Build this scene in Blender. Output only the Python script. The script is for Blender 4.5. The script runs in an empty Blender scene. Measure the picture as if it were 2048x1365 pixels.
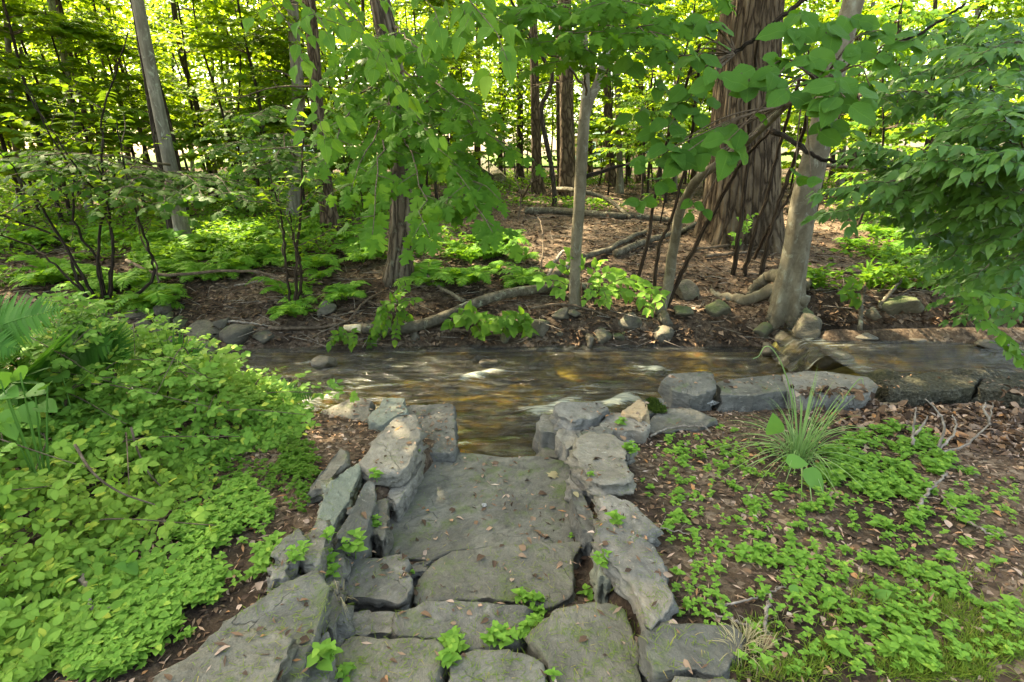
SUN_DIR = (-.50, .46, .90); SUN_STRENGTH = 4.6; SKY_STRENGTH = .15; EXPOSURE = 3.0; WB = 8900
import bpy, math, random
import numpy as np
from mathutils import Vector, noise as mnoise
scene = bpy.context.scene
COL = scene.collection
PI = math.pi
# ------------------------------------------------------------------ camera model (for laying out the place)
CAM_Z = 1.5; PITCH = math.radians(19.5); FPX = 1024.0
CP, SP = math.cos(PITCH), math.sin(PITCH)
def ray(px, py):
    u = (px-1024)/FPX; v = (682.5-py)/FPX
    return np.array([u, CP+SP*v, -SP+CP*v])
def at_z(px, py, z):
    d = ray(px, py); t = (z-CAM_Z)/d[2]
    return np.array([d[0]*t, d[1]*t, z])
def at_y(px, py, Y):
    d = ray(px, py); t = Y/d[1]
    return np.array([d[0]*t, Y, CAM_Z+d[2]*t])
def depth_of(p): return p[1]*CP - (p[2]-CAM_Z)*SP
# ------------------------------------------------------------------ terrain
WATER_Z = -.62; POOL_Z = -.37
_py = [-40, .5, 3.0, 3.9, 4.6, 4.9, 5.5, 5.75, 6.05, 7.0, 9, 16, 22, 45, 80, 400]
_pz = [.1, .0, -.26, -.40, -.50, -.85, -.86, -.64, -.36, -.12, .12, .35, .5, .8, 1.2, 5]
_ex = [-30, -2.4, -1.95, -1.7, -.5, .3, 1.0, 1.25, 1.9, 3.1, 3.4, 30]; _ey = [4.25, 4.25, 4.05, 3.55, 3.5, 3.45, 3.5, 3.85, 4.0, 4.05, 4.4, 4.4]
PATH = [(.4, -.62, .5), (1.1, -.64, .48), (1.6, -.72, .42), (2.1, -.74, .40), (2.6, -.60, .40), (3.05, -.46, .38), (3.4, -.44, .34), (4.6, -.44, .34)]
def sstep(a, b, x):
    t = np.clip((x-a)/(b-a), 0, 1); return t*t*(3-2*t)
def vnoise(x, y, s, seed=0):
    # cheap smooth value noise, vectorised
    X = np.asarray(x)*s+seed*17.13; Y = np.asarray(y)*s-seed*9.7
    i = np.floor(X); j = np.floor(Y); fx = X-i; fy = Y-j
    fx = fx*fx*(3-2*fx); fy = fy*fy*(3-2*fy)
    def h(a, b):
        r = np.sin(a*127.1+b*311.7+seed*74.7)*43758.5453
        return r-np.floor(r)
    return (h(i, j)*(1-fx)+h(i+1, j)*fx)*(1-fy)+(h(i, j+1)*(1-fx)+h(i+1, j+1)*fx)*fy - .5
def H(x, y):
    x = np.asarray(x, float); y = np.asarray(y, float)
    z = np.interp(y, _py, _pz)
    ye = np.interp(x, _ex, _ey); cut = sstep(ye-.02, ye+.16, y)*(y < 5.2); z = z*(1-cut)+np.minimum(z, -.855)*cut
    # the bed of the upper pool behind the weir is higher
    inch = sstep(4.35, 4.6, y)*(1-sstep(5.4, 5.7, y))
    z = z + inch*sstep(3.0, 3.5, x)*.28
    # left bank a little lower and flatter under the shrub
    z = z + .05*sstep(-.9, -2.0, x)*(1-sstep(3.6, 4.2, y))
    # the sunk path
    xl = np.interp(y, [p[0] for p in PATH], [p[1] for p in PATH]); xr = np.interp(y, [p[0] for p in PATH], [p[2] for p in PATH])
    z = z+.32*sstep(2.8, 3.6, x)*sstep(4.95, 5.45, y)*(1-sstep(6.0, 7.5, y))
    inside = sstep(-.05, .05, x-xl)*sstep(-.05, .05, xr-x)*sstep(.2, .5, y)*(1-sstep(4.2, 4.5, y))
    zp = np.interp(y, [.4, 1.2, 1.5, 2.1, 2.2, 3.05, 3.15, 4.5], [-.1, -.16, -.28, -.36, -.43, -.43, -.86, -.86])
    z = z*(1-inside)+np.minimum(z, zp)*inside
    n = vnoise(x, y, .35, 1)*.10+vnoise(x, y, 1.1, 2)*.05+vnoise(x, y, 4, 3)*.025
    amp = np.where(y > 6, np.clip((y-5.6)*.4, .3, 2.5), .6)
    return z+n*amp
def ground_at(px, py, lo=.6, hi=300):
    d = ray(px, py)
    ts = np.concatenate([np.linspace(lo, 12, 600), np.linspace(12, hi, 1500)])
    zz = CAM_Z+d[2]*ts-H(d[0]*ts, d[1]*ts)
    k = np.argmax(zz < 0)
    if zz[k] >= 0: k = len(ts)-1
    t = ts[k]
    return np.array([d[0]*t, d[1]*t, float(H(d[0]*t, d[1]*t))])
# ------------------------------------------------------------------ objects
def tag(o, label=None, cat=None, group=None, kind=None):
    if label: o['label'] = label
    if cat: o['category'] = cat
    if group: o['group'] = group
    if kind or cat: o['kind'] = kind or 'thing'
    return o
def empty(name, loc, label, cat, group=None):
    o = bpy.data.objects.new(name, None); COL.objects.link(o); o.location = [float(c) for c in loc]
    o.empty_display_size = .1
    return tag(o, label, cat, group)
def raw_mesh(name, V, F, UV=None, smooth=True, mat=None, attr=None):
    V = np.ascontiguousarray(V, dtype=np.float32); F = np.ascontiguousarray(F, dtype=np.int32)
    me = bpy.data.meshes.new(name)
    n, m = len(V), len(F)
    me.vertices.add(n); me.vertices.foreach_set('co', V.ravel())
    me.loops.add(3*m); me.loops.foreach_set('vertex_index', F.ravel())
    me.polygons.add(m); me.polygons.foreach_set('loop_start', np.arange(0, 3*m, 3, dtype=np.int32))
    me.update(calc_edges=True)
    me.polygons.foreach_set('use_smooth', np.full(m, smooth, dtype=bool))
    if UV is not None:
        l = me.uv_layers.new(name='UVMap')
        l.data.foreach_set('uv', np.ascontiguousarray(UV[F.ravel()], dtype=np.float32).ravel())
    if attr:
        for k, a in attr.items():
            at = me.attributes.new(k, 'FLOAT', 'POINT'); at.data.foreach_set('value', np.ascontiguousarray(a, dtype=np.float32))
    if mat: me.materials.append(mat)
    return me
class Acc:
    """collects triangles of one mesh"""
    def __init__(s): s.V = []; s.F = []; s.U = []; s.n = 0
    def add(s, V, F, U=None):
        V = np.asarray(V, float); F = np.asarray(F, int)
        if len(V) == 0: return
        s.V.append(V); s.F.append(F+s.n); s.U.append(np.zeros((len(V), 2)) if U is None else U); s.n += len(V)
    def build(s, name, mat, parent=None, loc=None, smooth=True, local=False):
        """parent: an object whose location is the origin of the vertices; loc: origin of a top-level mesh"""
        V = np.concatenate(s.V); F = np.concatenate(s.F); U = np.concatenate(s.U)
        off = np.zeros(3)
        if not local:
            if parent is not None:
                p = parent; off = np.array(p.location)
                while p.parent is not None: p = p.parent; off = off+np.array(p.location)
            elif loc is not None: off = np.asarray(loc, float)
        o = bpy.data.objects.new(name, raw_mesh(name, V-off, F, U, smooth, mat)); COL.objects.link(o)
        if parent is not None: o.parent = parent
        elif loc is not None: o.location = [float(c) for c in off]
        return o
def quads(Q):
    Q = np.asarray(Q); return np.concatenate([Q[:, [0, 1, 2]], Q[:, [0, 2, 3]]])
def tube(acc, pts, radii, sides=6, rng=None, bump=0.0, cap=True, shape=None):
    P = np.asarray(pts, float); R = np.asarray(radii, float); n = len(P)
    if n < 2: return
    T = np.gradient(P, axis=0); T /= np.linalg.norm(T, axis=1)[:, None]+1e-9
    ref = np.array([0, 0, 1.]) if abs(T[0][2]) < .8 else np.array([1., 0, 0])
    A = np.cross(T, ref); A /= np.linalg.norm(A, axis=1)[:, None]+1e-9
    B = np.cross(T, A)
    a = np.linspace(0, 2*PI, sides, endpoint=False)
    rr = R[:, None]*np.ones(sides)
    if shape is not None: rr = rr*shape(np.linspace(0, 1, n)[:, None], a[None, :], P)
    if bump and rng is not None: rr = rr*(1+rng.normal(0, bump, rr.shape))
    V = P[:, None, :]+rr[:, :, None]*(np.cos(a)[None, :, None]*A[:, None, :]+np.sin(a)[None, :, None]*B[:, None, :])
    V = V.reshape(-1, 3)
    i = np.arange(n-1)[:, None]*sides; j = np.arange(sides)[None, :]; j2 = (j+1) % sides
    Q = np.stack([i+j, i+j2, i+sides+j2, i+sides+j], -1).reshape(-1, 4)
    F = quads(Q)
    L = np.concatenate([[0], np.cumsum(np.linalg.norm(np.diff(P, axis=0), axis=1))])
    U = np.stack([np.tile(np.arange(sides)/sides, n), np.repeat(L, sides)], -1)
    if cap:
        k = len(V); V = np.concatenate([V, [P[-1]+T[-1]*R[-1]*.3, P[0]-T[0]*R[0]*.1]])
        c1 = [[(n-1)*sides+q, (n-1)*sides+(q+1) % sides, k] for q in range(sides)]
        c0 = [[(q+1) % sides, q, k+1] for q in range(sides)]
        F = np.concatenate([F, c1, c0]); U = np.concatenate([U, [[0, L[-1]], [0, 0]]])
    acc.add(V, F, U)
def curve(pts, n=20):
    """Catmull-Rom through pts"""
    P = np.asarray(pts, float)
    if len(P) == 2: P = np.stack([P[0], P[0]*.67+P[1]*.33, P[0]*.33+P[1]*.67, P[1]])
    Q = np.concatenate([[2*P[0]-P[1]], P, [2*P[-1]-P[-2]]])
    out = []
    segs = len(P)-1
    for t in np.linspace(0, segs-1e-6, n):
        i = int(t); f = t-i; a, b, c, d = Q[i:i+4]
        out.append(.5*((2*b)+(-a+c)*f+(2*a-5*b+4*c-d)*f*f+(-a+3*b-3*c+d)*f**3))
    return np.array(out)
# ------------------------------------------------------------------ leaves
def unit(v): return v/(np.linalg.norm(v, axis=-1, keepdims=True)+1e-9)
def strip_leaf(prof, sag=.12, fold=.10, pet=0.0, wig=0):
    """prof: list of (t, halfwidth); a leaf along +Y with a fold along the midrib"""
    ts = np.array([p[0] for p in prof]); ws = np.array([p[1] for p in prof]); n = len(ts)
    z = -sag*ts**2
    M = np.stack([0*ts, ts, z], -1); L = np.stack([-ws, ts, z+fold*ws*2], -1); R = np.stack([ws, ts, z+fold*ws*2], -1)
    V = np.concatenate([M, L, R]); F = []
    for i in range(n-1):
        F += [[i, n+i+1, n+i], [i, i+1, n+i+1], [i, 2*n+i, 2*n+i+1], [i, 2*n+i+1, i+1]]
    U = np.concatenate([np.stack([0*ts, ts], -1), np.stack([-ws, ts], -1), np.stack([ws, ts], -1)])
    if pet:
        k = len(V); V = np.concatenate([V+[0, pet, 0], [[-.012, 0, 0], [.012, 0, 0], [0, pet+.02, 0]]]); F.append([k, k+1, k+2]); U = np.concatenate([U, [[0, 0]]*3])
    return V, np.array(F), U
def ovate(w, n, tip=.6, serr=0.0, **k):
    prof = []
    for i in range(n+1):
        t = i/n; h = w*math.sin(PI*t**tip)**.85 if 0 < t < 1 else 0.004
        if serr and 0 < t < 1 and i % 2: h *= 1+serr
        prof.append((t, h))
    return strip_leaf(prof, **k)
def maple_leaf():
    half = [(.03, .0), (.16, -.06), (.34, -.03), (.30, .07), (.43, .13), (.31, .22), (.42, .30), (.60, .50), (.47, .50), (.49, .62), (.36, .55), (.22, .54), (.24, .70), (.36, .80), (.23, .82), (.16, .90), (0, 1.06)]
    P = half+[(-x, y) for x, y in reversed(half[:-1])]
    V = [(0, .28, 0)]
    for x, y in P: V.append((x, y, -.10*abs(x)-.16*max(0, y-.3)**2+.05*math.sin(8*y+4*abs(x))))
    V = np.array(V); n = len(P)
    F = [[0, 1+i, 1+(i+1) % n] for i in range(n)]
    U = V[:, :2].copy()
    k = len(V); V = np.concatenate([V+[0, .35, 0], [[-.012, 0, .02], [.012, 0, .02], [0, .66, 0]]]); F.append([k, k+1, k+2])
    U = np.concatenate([U, [[0, 0]]*3])
    return V, np.array(F), U
def lobed_small():
    """maple seen from far: five points"""
    P = [(.0, 0), (.3, -.02), (.28, .2), (.55, .42), (.25, .5), (.3, .75), (0, 1)]
    P = P+[(-x, y) for x, y in reversed(P[1:-1])]
    V = np.array([(0, .35, .04)]+[(x, y, -.15*abs(x)-.1*y*y) for x, y in P]); n = len(P)
    return V, np.array([[0, 1+i, 1+(i+1) % n] for i in range(n)]), V[:, :2].copy()
def diamond(w=.3, fold=.25):
    V = np.array([[0, 0, 0], [-w, .45, fold*w], [w, .45, fold*w], [0, 1, -.1]]); return V, np.array([[0, 3, 1], [0, 2, 3]]), V[:, :2].copy()
def cluster_of(tpl, n, rng, spread=.5, size=(.7, 1.1)):
    vs = []; fs = []; us = []; k = 0
    for i in range(n):
        a = 2*PI*i/n+rng.uniform(-.3, .3); s = rng.uniform(*size)
        V, F, U = tpl; c, d = math.cos(a), math.sin(a); tilt = rng.uniform(-.1, .4)
        W = V*s; W = np.stack([W[:, 0], W[:, 1]*math.cos(tilt)-W[:, 2]*math.sin(tilt), W[:, 1]*math.sin(tilt)+W[:, 2]*math.cos(tilt)], -1)
        W = np.stack([W[:, 0]*c-W[:, 1]*d, W[:, 0]*d+W[:, 1]*c, W[:, 2]], -1)
        vs.append(W); fs.append(F+k); us.append(U); k += len(V)
    return np.concatenate(vs), np.concatenate(fs), np.concatenate(us)
def place(acc, tpl, pos, d, nrm, size, wscale=None):
    """pos,d,nrm (N,3); size (N,). Leaf +Y -> d, +Z -> about nrm"""
    pos = np.asarray(pos, float); N = len(pos)
    if N == 0: return
    d = unit(np.asarray(d, float)); x = unit(np.cross(d, np.asarray(nrm, float))); z = np.cross(x, d)
    V, F, U = tpl; nv = len(V); size = np.broadcast_to(np.asarray(size, float), (N,))
    W = (V[None, :, 0, None]*x[:, None, :]*(1 if wscale is None else np.asarray(wscale)[:, None, None])+V[None, :, 1, None]*d[:, None, :]+V[None, :, 2, None]*z[:, None, :])*size[:, None, None]+pos[:, None, :]
    FF = (F[None]+(np.arange(N)*nv)[:, None, None]).reshape(-1, 3)
    acc.add(W.reshape(-1, 3), FF, np.tile(U, (N, 1)))
class Leaves:
    def __init__(s): s.p = []; s.d = []; s.n = []; s.s = []
    def add(s, p, d, n, size): s.p.append(p); s.d.append(d); s.n.append(n); s.s.append(size)
    def into(s, acc, tpl):
        if not s.p: return
        t = [tpl] if isinstance(tpl, tuple) else tpl; P, D, N, S = map(np.array, (s.p, s.d, s.n, s.s)); k = (np.arange(len(P))*7919 % 1013) % len(t)
        for i, q in enumerate(t):
            m = k == i; place(acc, q, P[m], D[m], N[m], S[m])
def variants(tpl, seed, n=4, curl=.22, twist=.3, wave=.03):
    """curled, twisted and waved copies of a leaf"""
    r = np.random.default_rng(seed); out = []
    for i in range(n):
        V, F, U = tpl; V = V.copy(); y = V[:, 1]; x = V[:, 0].copy(); c = r.uniform(-.4, 1)*curl; a = r.normal(0, twist)*y
        V[:, 2] += -c*y**2-r.uniform(-.2, 1)*.5*x**2+wave*np.sin(y*r.uniform(7, 12)+x*r.uniform(5, 9)+i); V[:, 0] = x*np.cos(a)+r.normal(0, .06)*y**2; V[:, 2] += x*np.sin(a); out.append((V, F, U))
    return out
def jit(rng, s): return rng.normal(0, s, 3)
UP = np.array([0, 0, 1.])
def twig_leaves(lv, pts, gap, size, rng, ang=50, droop=.25, njit=.3, opposite=False, start=.05, facing=None, terminal=True):
    L = np.concatenate([[0], np.cumsum(np.linalg.norm(np.diff(pts, axis=0), axis=1))]); tot = L[-1]
    s = max(start*tot, .01); side = 1 if rng.random() < .5 else -1
    up = UP if facing is None else unit(UP+facing)
    while s < tot:
        i = min(np.searchsorted(L, s), len(pts)-1); i = max(i, 1)
        f = (s-L[i-1])/(L[i]-L[i-1]+1e-9); p = pts[i-1]*(1-f)+pts[i]*f; t = unit(pts[i]-pts[i-1])
        lat = unit(np.cross(t, up))
        for sd in ([1, -1] if opposite else [side]):
            a = math.radians(ang+rng.normal(0, 12)); d = t*math.cos(a)+lat*sd*math.sin(a)+np.array([0, 0, -droop*rng.uniform(.3, 1.6)])
            lv.add(p, d, up+jit(rng, njit), size*rng.uniform(.65, 1.15))
        side = -side; s += gap*rng.uniform(.7, 1.3)
    if terminal: lv.add(pts[-1], unit(pts[-1]-pts[-2])+np.array([0, 0, -droop]), up+jit(rng, njit), size)
def spray(acc, lv, p0, p1, r0, rng, n_side=8, side_len=.5, gap=.09, size=.1, sag=.1, droop=.25, sides=5, start=.3, opposite=False, ang=50, facing=None, njit=.3, own_gap=True, mid=None, wig=.02):
    p0 = np.asarray(p0, float); p1 = np.asarray(p1, float); L = np.linalg.norm(p1-p0)
    m = (p0+p1)/2+np.array([0, 0, sag*L])+jit(rng, wig*L) if mid is None else np.asarray(mid, float)
    ts = np.linspace(0, 1, 14)[:, None]
    C = (1-ts)**2*p0+2*ts*(1-ts)*m+ts**2*p1
    C[1:-1] += rng.normal(0, .006*L, (12, 3))
    tube(acc, C, r0*np.linspace(1, .18, 14), sides)
    sd = 1
    for k in range(n_side):
        t = start+(1-start)*(k+rng.random()*.8)/n_side; i = min(int(t*13), 12); p = C[i]+(C[i+1]-C[i])*(t*13-i); T = unit(C[i+1]-C[i])
        lat = unit(np.cross(T, UP)); a = math.radians(rng.uniform(35, 70)); sd = -sd
        d = unit(T*math.cos(a)+lat*sd*math.sin(a)+np.array([0, 0, rng.normal(0, .16)]))
        l = side_len*(1.15-.7*(t-start)/(1-start))*rng.uniform(.6, 1.15)
        q = p+d*l+np.array([0, 0, -.10*l-droop*.25*l]); mm = (p+q)/2+np.array([0, 0, .06*l])
        tt = np.linspace(0, 1, 7)[:, None]; S = (1-tt)**2*p+2*tt*(1-tt)*mm+tt**2*q
        tube(acc, S, r0*.42*np.linspace(1, .25, 7)*(1-.4*t), 4)
        twig_leaves(lv, S, gap, size, rng, droop=droop, opposite=opposite, ang=ang, facing=facing, njit=njit)
    if own_gap: twig_leaves(lv, C[6:], gap*1.2, size, rng, droop=droop, opposite=opposite, ang=ang, facing=facing, njit=njit)
    return C
# ------------------------------------------------------------------ materials
class NT:
    def __init__(s, name):
        s.m = bpy.data.materials.new(name); s.m.use_nodes = True; s.t = s.m.node_tree; s.t.nodes.clear(); s.out = s.n('ShaderNodeOutputMaterial')
    def n(s, typ, **k):
        x = s.t.nodes.new(typ)
        for a, v in k.items():
            if a == 'inp':
                for i, w in v.items():
                    if hasattr(w, 'is_linked') or isinstance(w, bpy.types.NodeSocket): s.t.links.new(w, x.inputs[i])
                    else: x.inputs[i].default_value = w
            else: setattr(x, a, v)
        return x
    def link(s, a, b): s.t.links.new(a, b)
    def math(s, op, a, b=None, clamp=False):
        x = s.n('ShaderNodeMath', operation=op, use_clamp=clamp)
        for i, w in enumerate((a, b)):
            if w is None: continue
            if isinstance(w, bpy.types.NodeSocket): s.link(w, x.inputs[i])
            else: x.inputs[i].default_value = w
        return x.outputs[0]
    def ramp(s, fac, stops, interp='LINEAR'):
        x = s.n('ShaderNodeValToRGB'); r = x.color_ramp; r.interpolation = interp
        while len(r.elements) < len(stops): r.elements.new(.5)
        for e, (p, c) in zip(r.elements, stops): e.position = p; e.color = (*c, 1) if len(c) == 3 else c
        s.link(fac, x.inputs[0]); return x.outputs[0]
    def mix(s, fac, a, b, blend='MIX'):
        x = s.n('ShaderNodeMix', data_type='RGBA', blend_type=blend)
        for i, w in ((0, fac), (6, a), (7, b)):
            if isinstance(w, bpy.types.NodeSocket): s.link(w, x.inputs[i])
            else: x.inputs[i].default_value = w if i == 0 else (*w, 1)
        return x.outputs[2]
    def coords(s, which='Object', scale=(1, 1, 1), rot=(0, 0, 0)):
        tc = s.n('ShaderNodeTexCoord'); mp = s.n('ShaderNodeMapping'); s.link(tc.outputs[which], mp.inputs[0])
        mp.inputs['Scale'].default_value = scale; mp.inputs['Rotation'].default_value = rot; return mp.outputs[0]
    def noise(s, vec, scale, detail=4, rough=.55, dist=0.0):
        x = s.n('ShaderNodeTexNoise'); s.link(vec, x.inputs['Vector']); x.inputs['Scale'].default_value = scale; x.inputs['Detail'].default_value = detail
        x.inputs['Roughness'].default_value = rough; x.inputs['Distortion'].default_value = dist; return x.outputs['Fac']
    def voro(s, vec, scale, feature='F1', out='Distance'):
        x = s.n('ShaderNodeTexVoronoi', feature=feature); s.link(vec, x.inputs['Vector']); x.inputs['Scale'].default_value = scale; return x.outputs[out]
    def bump(s, h, strength=.5, dist=.01, normal=None):
        x = s.n('ShaderNodeBump'); s.link(h, x.inputs['Height']); x.inputs['Strength'].default_value = strength; x.inputs['Distance'].default_value = dist
        if normal: s.link(normal, x.inputs['Normal'])
        return x.outputs[0]
    def bsdf(s, color, rough=.8, normal=None, spec=.3, **k):
        b = s.n('ShaderNodeBsdfPrincipled')
        if isinstance(color, bpy.types.NodeSocket): s.link(color, b.inputs['Base Color'])
        else: b.inputs['Base Color'].default_value = (*color, 1)
        if isinstance(rough, bpy.types.NodeSocket): s.link(rough, b.inputs['Roughness'])
        else: b.inputs['Roughness'].default_value = rough
        b.inputs['Specular IOR Level'].default_value = spec
        if normal: s.link(normal, b.inputs['Normal'])
        return b.outputs[0]
    def done(s, sh): s.link(sh, s.out.inputs[0]); return s.m
def leaf_mat(name, dark, mid, light, trans=(.20, .42, .03), tmix=.42, rough=.55, spec=.09, veins=None, hue=None):
    dark, mid, light = [(q[0]*1.35, q[1]*1.05, q[2]*.8) for q in (dark, mid, light)]; trans = (trans[0]*1.2, trans[1]*1.05, trans[2])
    m = NT(name); g = m.n('ShaderNodeNewGeometry'); r = g.outputs['Random Per Island']
    c = m.ramp(r, [(0, dark), (.5, mid), (.92, mid), (1, light)])
    n = m.noise(m.coords('Object'), .9, 2)
    c = m.mix(m.math('MULTIPLY', m.math('SUBTRACT', n, .5), 1.2, True), c, light)
    normal = None
    if veins:
        uv = m.n('ShaderNodeUVMap', uv_map='UVMap').outputs[0]; sx = m.n('ShaderNodeSeparateXYZ'); m.link(uv, sx.inputs[0])
        au = m.math('ABSOLUTE', sx.outputs[0]); v = sx.outputs[1]
        side = m.math('SINE', m.math('MULTIPLY', m.math('SUBTRACT', v, m.math('MULTIPLY', au, .8)), veins))
        side = m.math('POWER', m.math('ABSOLUTE', side), .5)
        mid_ = m.math('MULTIPLY', au, 30, True)
        hgt = m.math('MULTIPLY', side, mid_)
        normal = m.bump(hgt, .6, .004)
        vein = m.math('SUBTRACT', 1, m.math('MULTIPLY', au, 45, True))
        c = m.mix(m.math('MULTIPLY', vein, .5), c, light)
    base = m.bsdf(c, rough, normal, spec)
    tr = m.n('ShaderNodeBsdfTranslucent')
    tc = m.mix(.35, trans, c)
    m.link(tc, tr.inputs[0])
    mx = m.n('ShaderNodeMixShader'); mx.inputs[0].default_value = tmix; m.link(base, mx.inputs[1]); m.link(tr.outputs[0], mx.inputs[2])
    return m.done(mx.outputs[0])
def bark_mat(name, a, b, c, zs=.25, scale=14, strength=.8, dist=.02, lichen=None, band=None):
    m = NT(name); v = m.coords('Object', (1, 1, zs))
    n1 = m.noise(v, scale, 6, .65, .4); n2 = m.noise(m.coords('Object'), 3.0, 4); n3 = m.noise(v, scale*3.5, 3)
    col = m.ramp(n1, [(.32, a), (.5, b), (.68, c)])
    col = m.mix(m.math('MULTIPLY', m.math('SUBTRACT', n2, .45), 3, True), col, tuple(x*.62 for x in b))
    if lichen:
        l = m.noise(m.coords('Object', (1, 1, .7)), 9, 5, .7, .8)
        col = m.mix(m.math('MULTIPLY', m.math('SUBTRACT', l, .56), 9, True), col, lichen)
    h = m.math('ADD', n1, m.math('MULTIPLY', n3, .35))
    if band:
        w = m.noise(m.coords('Object', (2.5, 2.5, 11)), 2.2, 5, .7)
        col = m.mix(m.math('MULTIPLY', m.math('SUBTRACT', w, .58), 4, True), col, tuple(x*.75 for x in a))
        h = m.math('ADD', h, m.math('MULTIPLY', w, .25))
    return m.done(m.bsdf(col, .9, m.bump(h, strength, dist), .15))
def plate_bark(name, nu, nv, furrow, mid, ridge, bump=.03, lichen=None):
    m = NT(name); uv = m.n('ShaderNodeUVMap', uv_map='UVMap').outputs[0]
    mp = m.n('ShaderNodeMapping'); m.link(uv, mp.inputs[0]); mp.inputs['Scale'].default_value = (nu, nv, 1)
    wn = m.n('ShaderNodeTexNoise'); m.link(m.coords('Object', (1, 1, .5)), wn.inputs['Vector']); wn.inputs['Scale'].default_value = 5; wn.inputs['Detail'].default_value = 5
    wv = m.n('ShaderNodeVectorMath', operation='MULTIPLY_ADD'); m.link(wn.outputs['Color'], wv.inputs[0]); wv.inputs[1].default_value = (1.6, .9, 0); m.link(mp.outputs[0], wv.inputs[2])
    e = m.voro(wv.outputs[0], 1.0, 'DISTANCE_TO_EDGE'); c = m.voro(wv.outputs[0], 1.0, 'F1', 'Color'); sc = m.n('ShaderNodeSeparateColor'); m.link(c, sc.inputs[0])
    n2 = m.noise(m.coords('Object', (1, 1, .3)), 40, 5, .7); n1 = m.noise(m.coords('Object'), 2.0, 4)
    f = m.math('ADD', m.math('MULTIPLY', e, 2.2), m.math('MULTIPLY', m.math('SUBTRACT', n2, .5), .6))
    col = m.ramp(f, [(.05, furrow), (.26, mid), (.8, ridge)])
    col = m.mix(m.math('MULTIPLY', sc.outputs[0], .45), col, tuple(x*.62 for x in mid))
    col = m.mix(m.math('MULTIPLY', m.math('SUBTRACT', n1, .5), 2.5, True), col, tuple(x*.7 for x in mid))
    if lichen: col = m.mix(m.math('MULTIPLY', m.math('SUBTRACT', m.noise(m.coords('Object'), 7, 5, .7), .57), 7, True), col, lichen)
    h = m.math('ADD', m.math('MULTIPLY', m.math('MINIMUM', e, .35), 2.5), m.math('MULTIPLY', n2, .35))
    return m.done(m.bsdf(col, .9, m.bump(h, 1, bump), .12))
def rock_mat(name, dark, mid, light, warm=(.25, .19, .12), moss=.0, lich=.35, stretch=(1, 1, 1), wet=False):
    m = NT(name); v = m.coords('Object'); oi = m.n('ShaderNodeObjectInfo')
    off = m.n('ShaderNodeVectorMath', operation='ADD'); m.link(v, off.inputs[0])
    o2 = m.n('ShaderNodeVectorMath', operation='SCALE'); m.link(oi.outputs['Random'], o2.inputs['Scale']); o2.inputs[0].default_value = (37, 23, 11); m.link(o2.outputs[0], off.inputs[1])
    v = off.outputs[0]
    vr = m.n('ShaderNodeVectorRotate', rotation_type='Z_AXIS'); m.link(v, vr.inputs['Vector']); m.link(m.math('MULTIPLY', oi.outputs['Random'], 29.0), vr.inputs['Angle']); v = vr.outputs[0]
    st = m.n('ShaderNodeMapping'); m.link(v, st.inputs[0]); st.inputs['Rotation'].default_value = (.25, .2, .6); st.inputs['Scale'].default_value = (1, 1.7, 4)
    n1 = m.noise(v, 3.5, 8, .62); n2 = m.noise(st.outputs[0], 9, 6, .7, .6); n3 = m.noise(v, 70, 4, .7); n4 = m.noise(v, 16, 5, .6)
    f = m.math('ADD', m.math('MULTIPLY', n1, .5), m.math('MULTIPLY', n2, .5))
    col = m.ramp(f, [(.34, dark), (.5, mid), (.66, light)])
    col = m.mix(m.math('MULTIPLY', m.math('SUBTRACT', n4, .53), 3.2, True), col, tuple(x*.6 for x in dark))
    col = m.mix(m.math('MULTIPLY', m.math('SUBTRACT', n3, .60), 5, True), col, light)
    wn = m.n('ShaderNodeTexNoise'); m.link(v, wn.inputs['Vector']); wn.inputs['Scale'].default_value = 6; wn.inputs['Detail'].default_value = 4
    wv = m.n('ShaderNodeVectorMath', operation='MULTIPLY_ADD'); m.link(wn.outputs['Color'], wv.inputs[0]); wv.inputs[1].default_value = (.22, .22, .22); m.link(v, wv.inputs[2])
    ed = m.voro(wv.outputs[0], 2.6, 'DISTANCE_TO_EDGE'); crk = m.math('MULTIPLY', m.math('SUBTRACT', .010, ed), 100, True); crk = m.math('MULTIPLY', crk, m.math('MULTIPLY', m.math('SUBTRACT', n1, .54), 9, True))
    col = m.mix(m.math('MULTIPLY', crk, .55), col, tuple(x*.35 for x in dark))
    n5 = m.noise(v, 190, 3, .8); col = m.mix(m.math('MULTIPLY', m.math('SUBTRACT', n5, .55), 4, True), col, tuple(x*.55 for x in dark)); col = m.mix(m.math('MULTIPLY', m.math('SUBTRACT', .40, n5), 4, True), col, light)
    # per-stone tint
    tint = m.ramp(oi.outputs['Random'], [(0, (.82, .84, .86)), (.5, (1, 1, 1)), (1, (1.12, 1.07, .98))])
    col = m.mix(1.0, col, tint, 'MULTIPLY')
    w = m.noise(v, 2.3, 3); col = m.mix(m.math('MULTIPLY', m.math('SUBTRACT', w, .55), 3, True), col, warm)
    if lich:
        l = m.noise(v, 22, 6, .7, .3); l2 = m.noise(v, 2.6, 2)
        k = m.math('MULTIPLY', m.math('MULTIPLY', m.math('SUBTRACT', l, .57), 10, True), m.math('MULTIPLY', m.math('SUBTRACT', l2, .4), 5, True))
        col = m.mix(m.math('MULTIPLY', k, lich), col, tuple(min(1, x*1.7) for x in light))
    if moss:
        g = m.n('ShaderNodeNewGeometry'); sz = m.n('ShaderNodeSeparateXYZ'); m.link(g.outputs['Normal'], sz.inputs[0])
        l = m.noise(v, 6, 7, .75); k = m.math('MULTIPLY', m.math('SUBTRACT', l, .62-moss*.2), 7, True)
        k = m.math('MULTIPLY', k, m.math('MULTIPLY', sz.outputs[2], 1, True))
        col = m.mix(m.math('MULTIPLY', k, .75), col, (.075, .11, .03))
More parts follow.
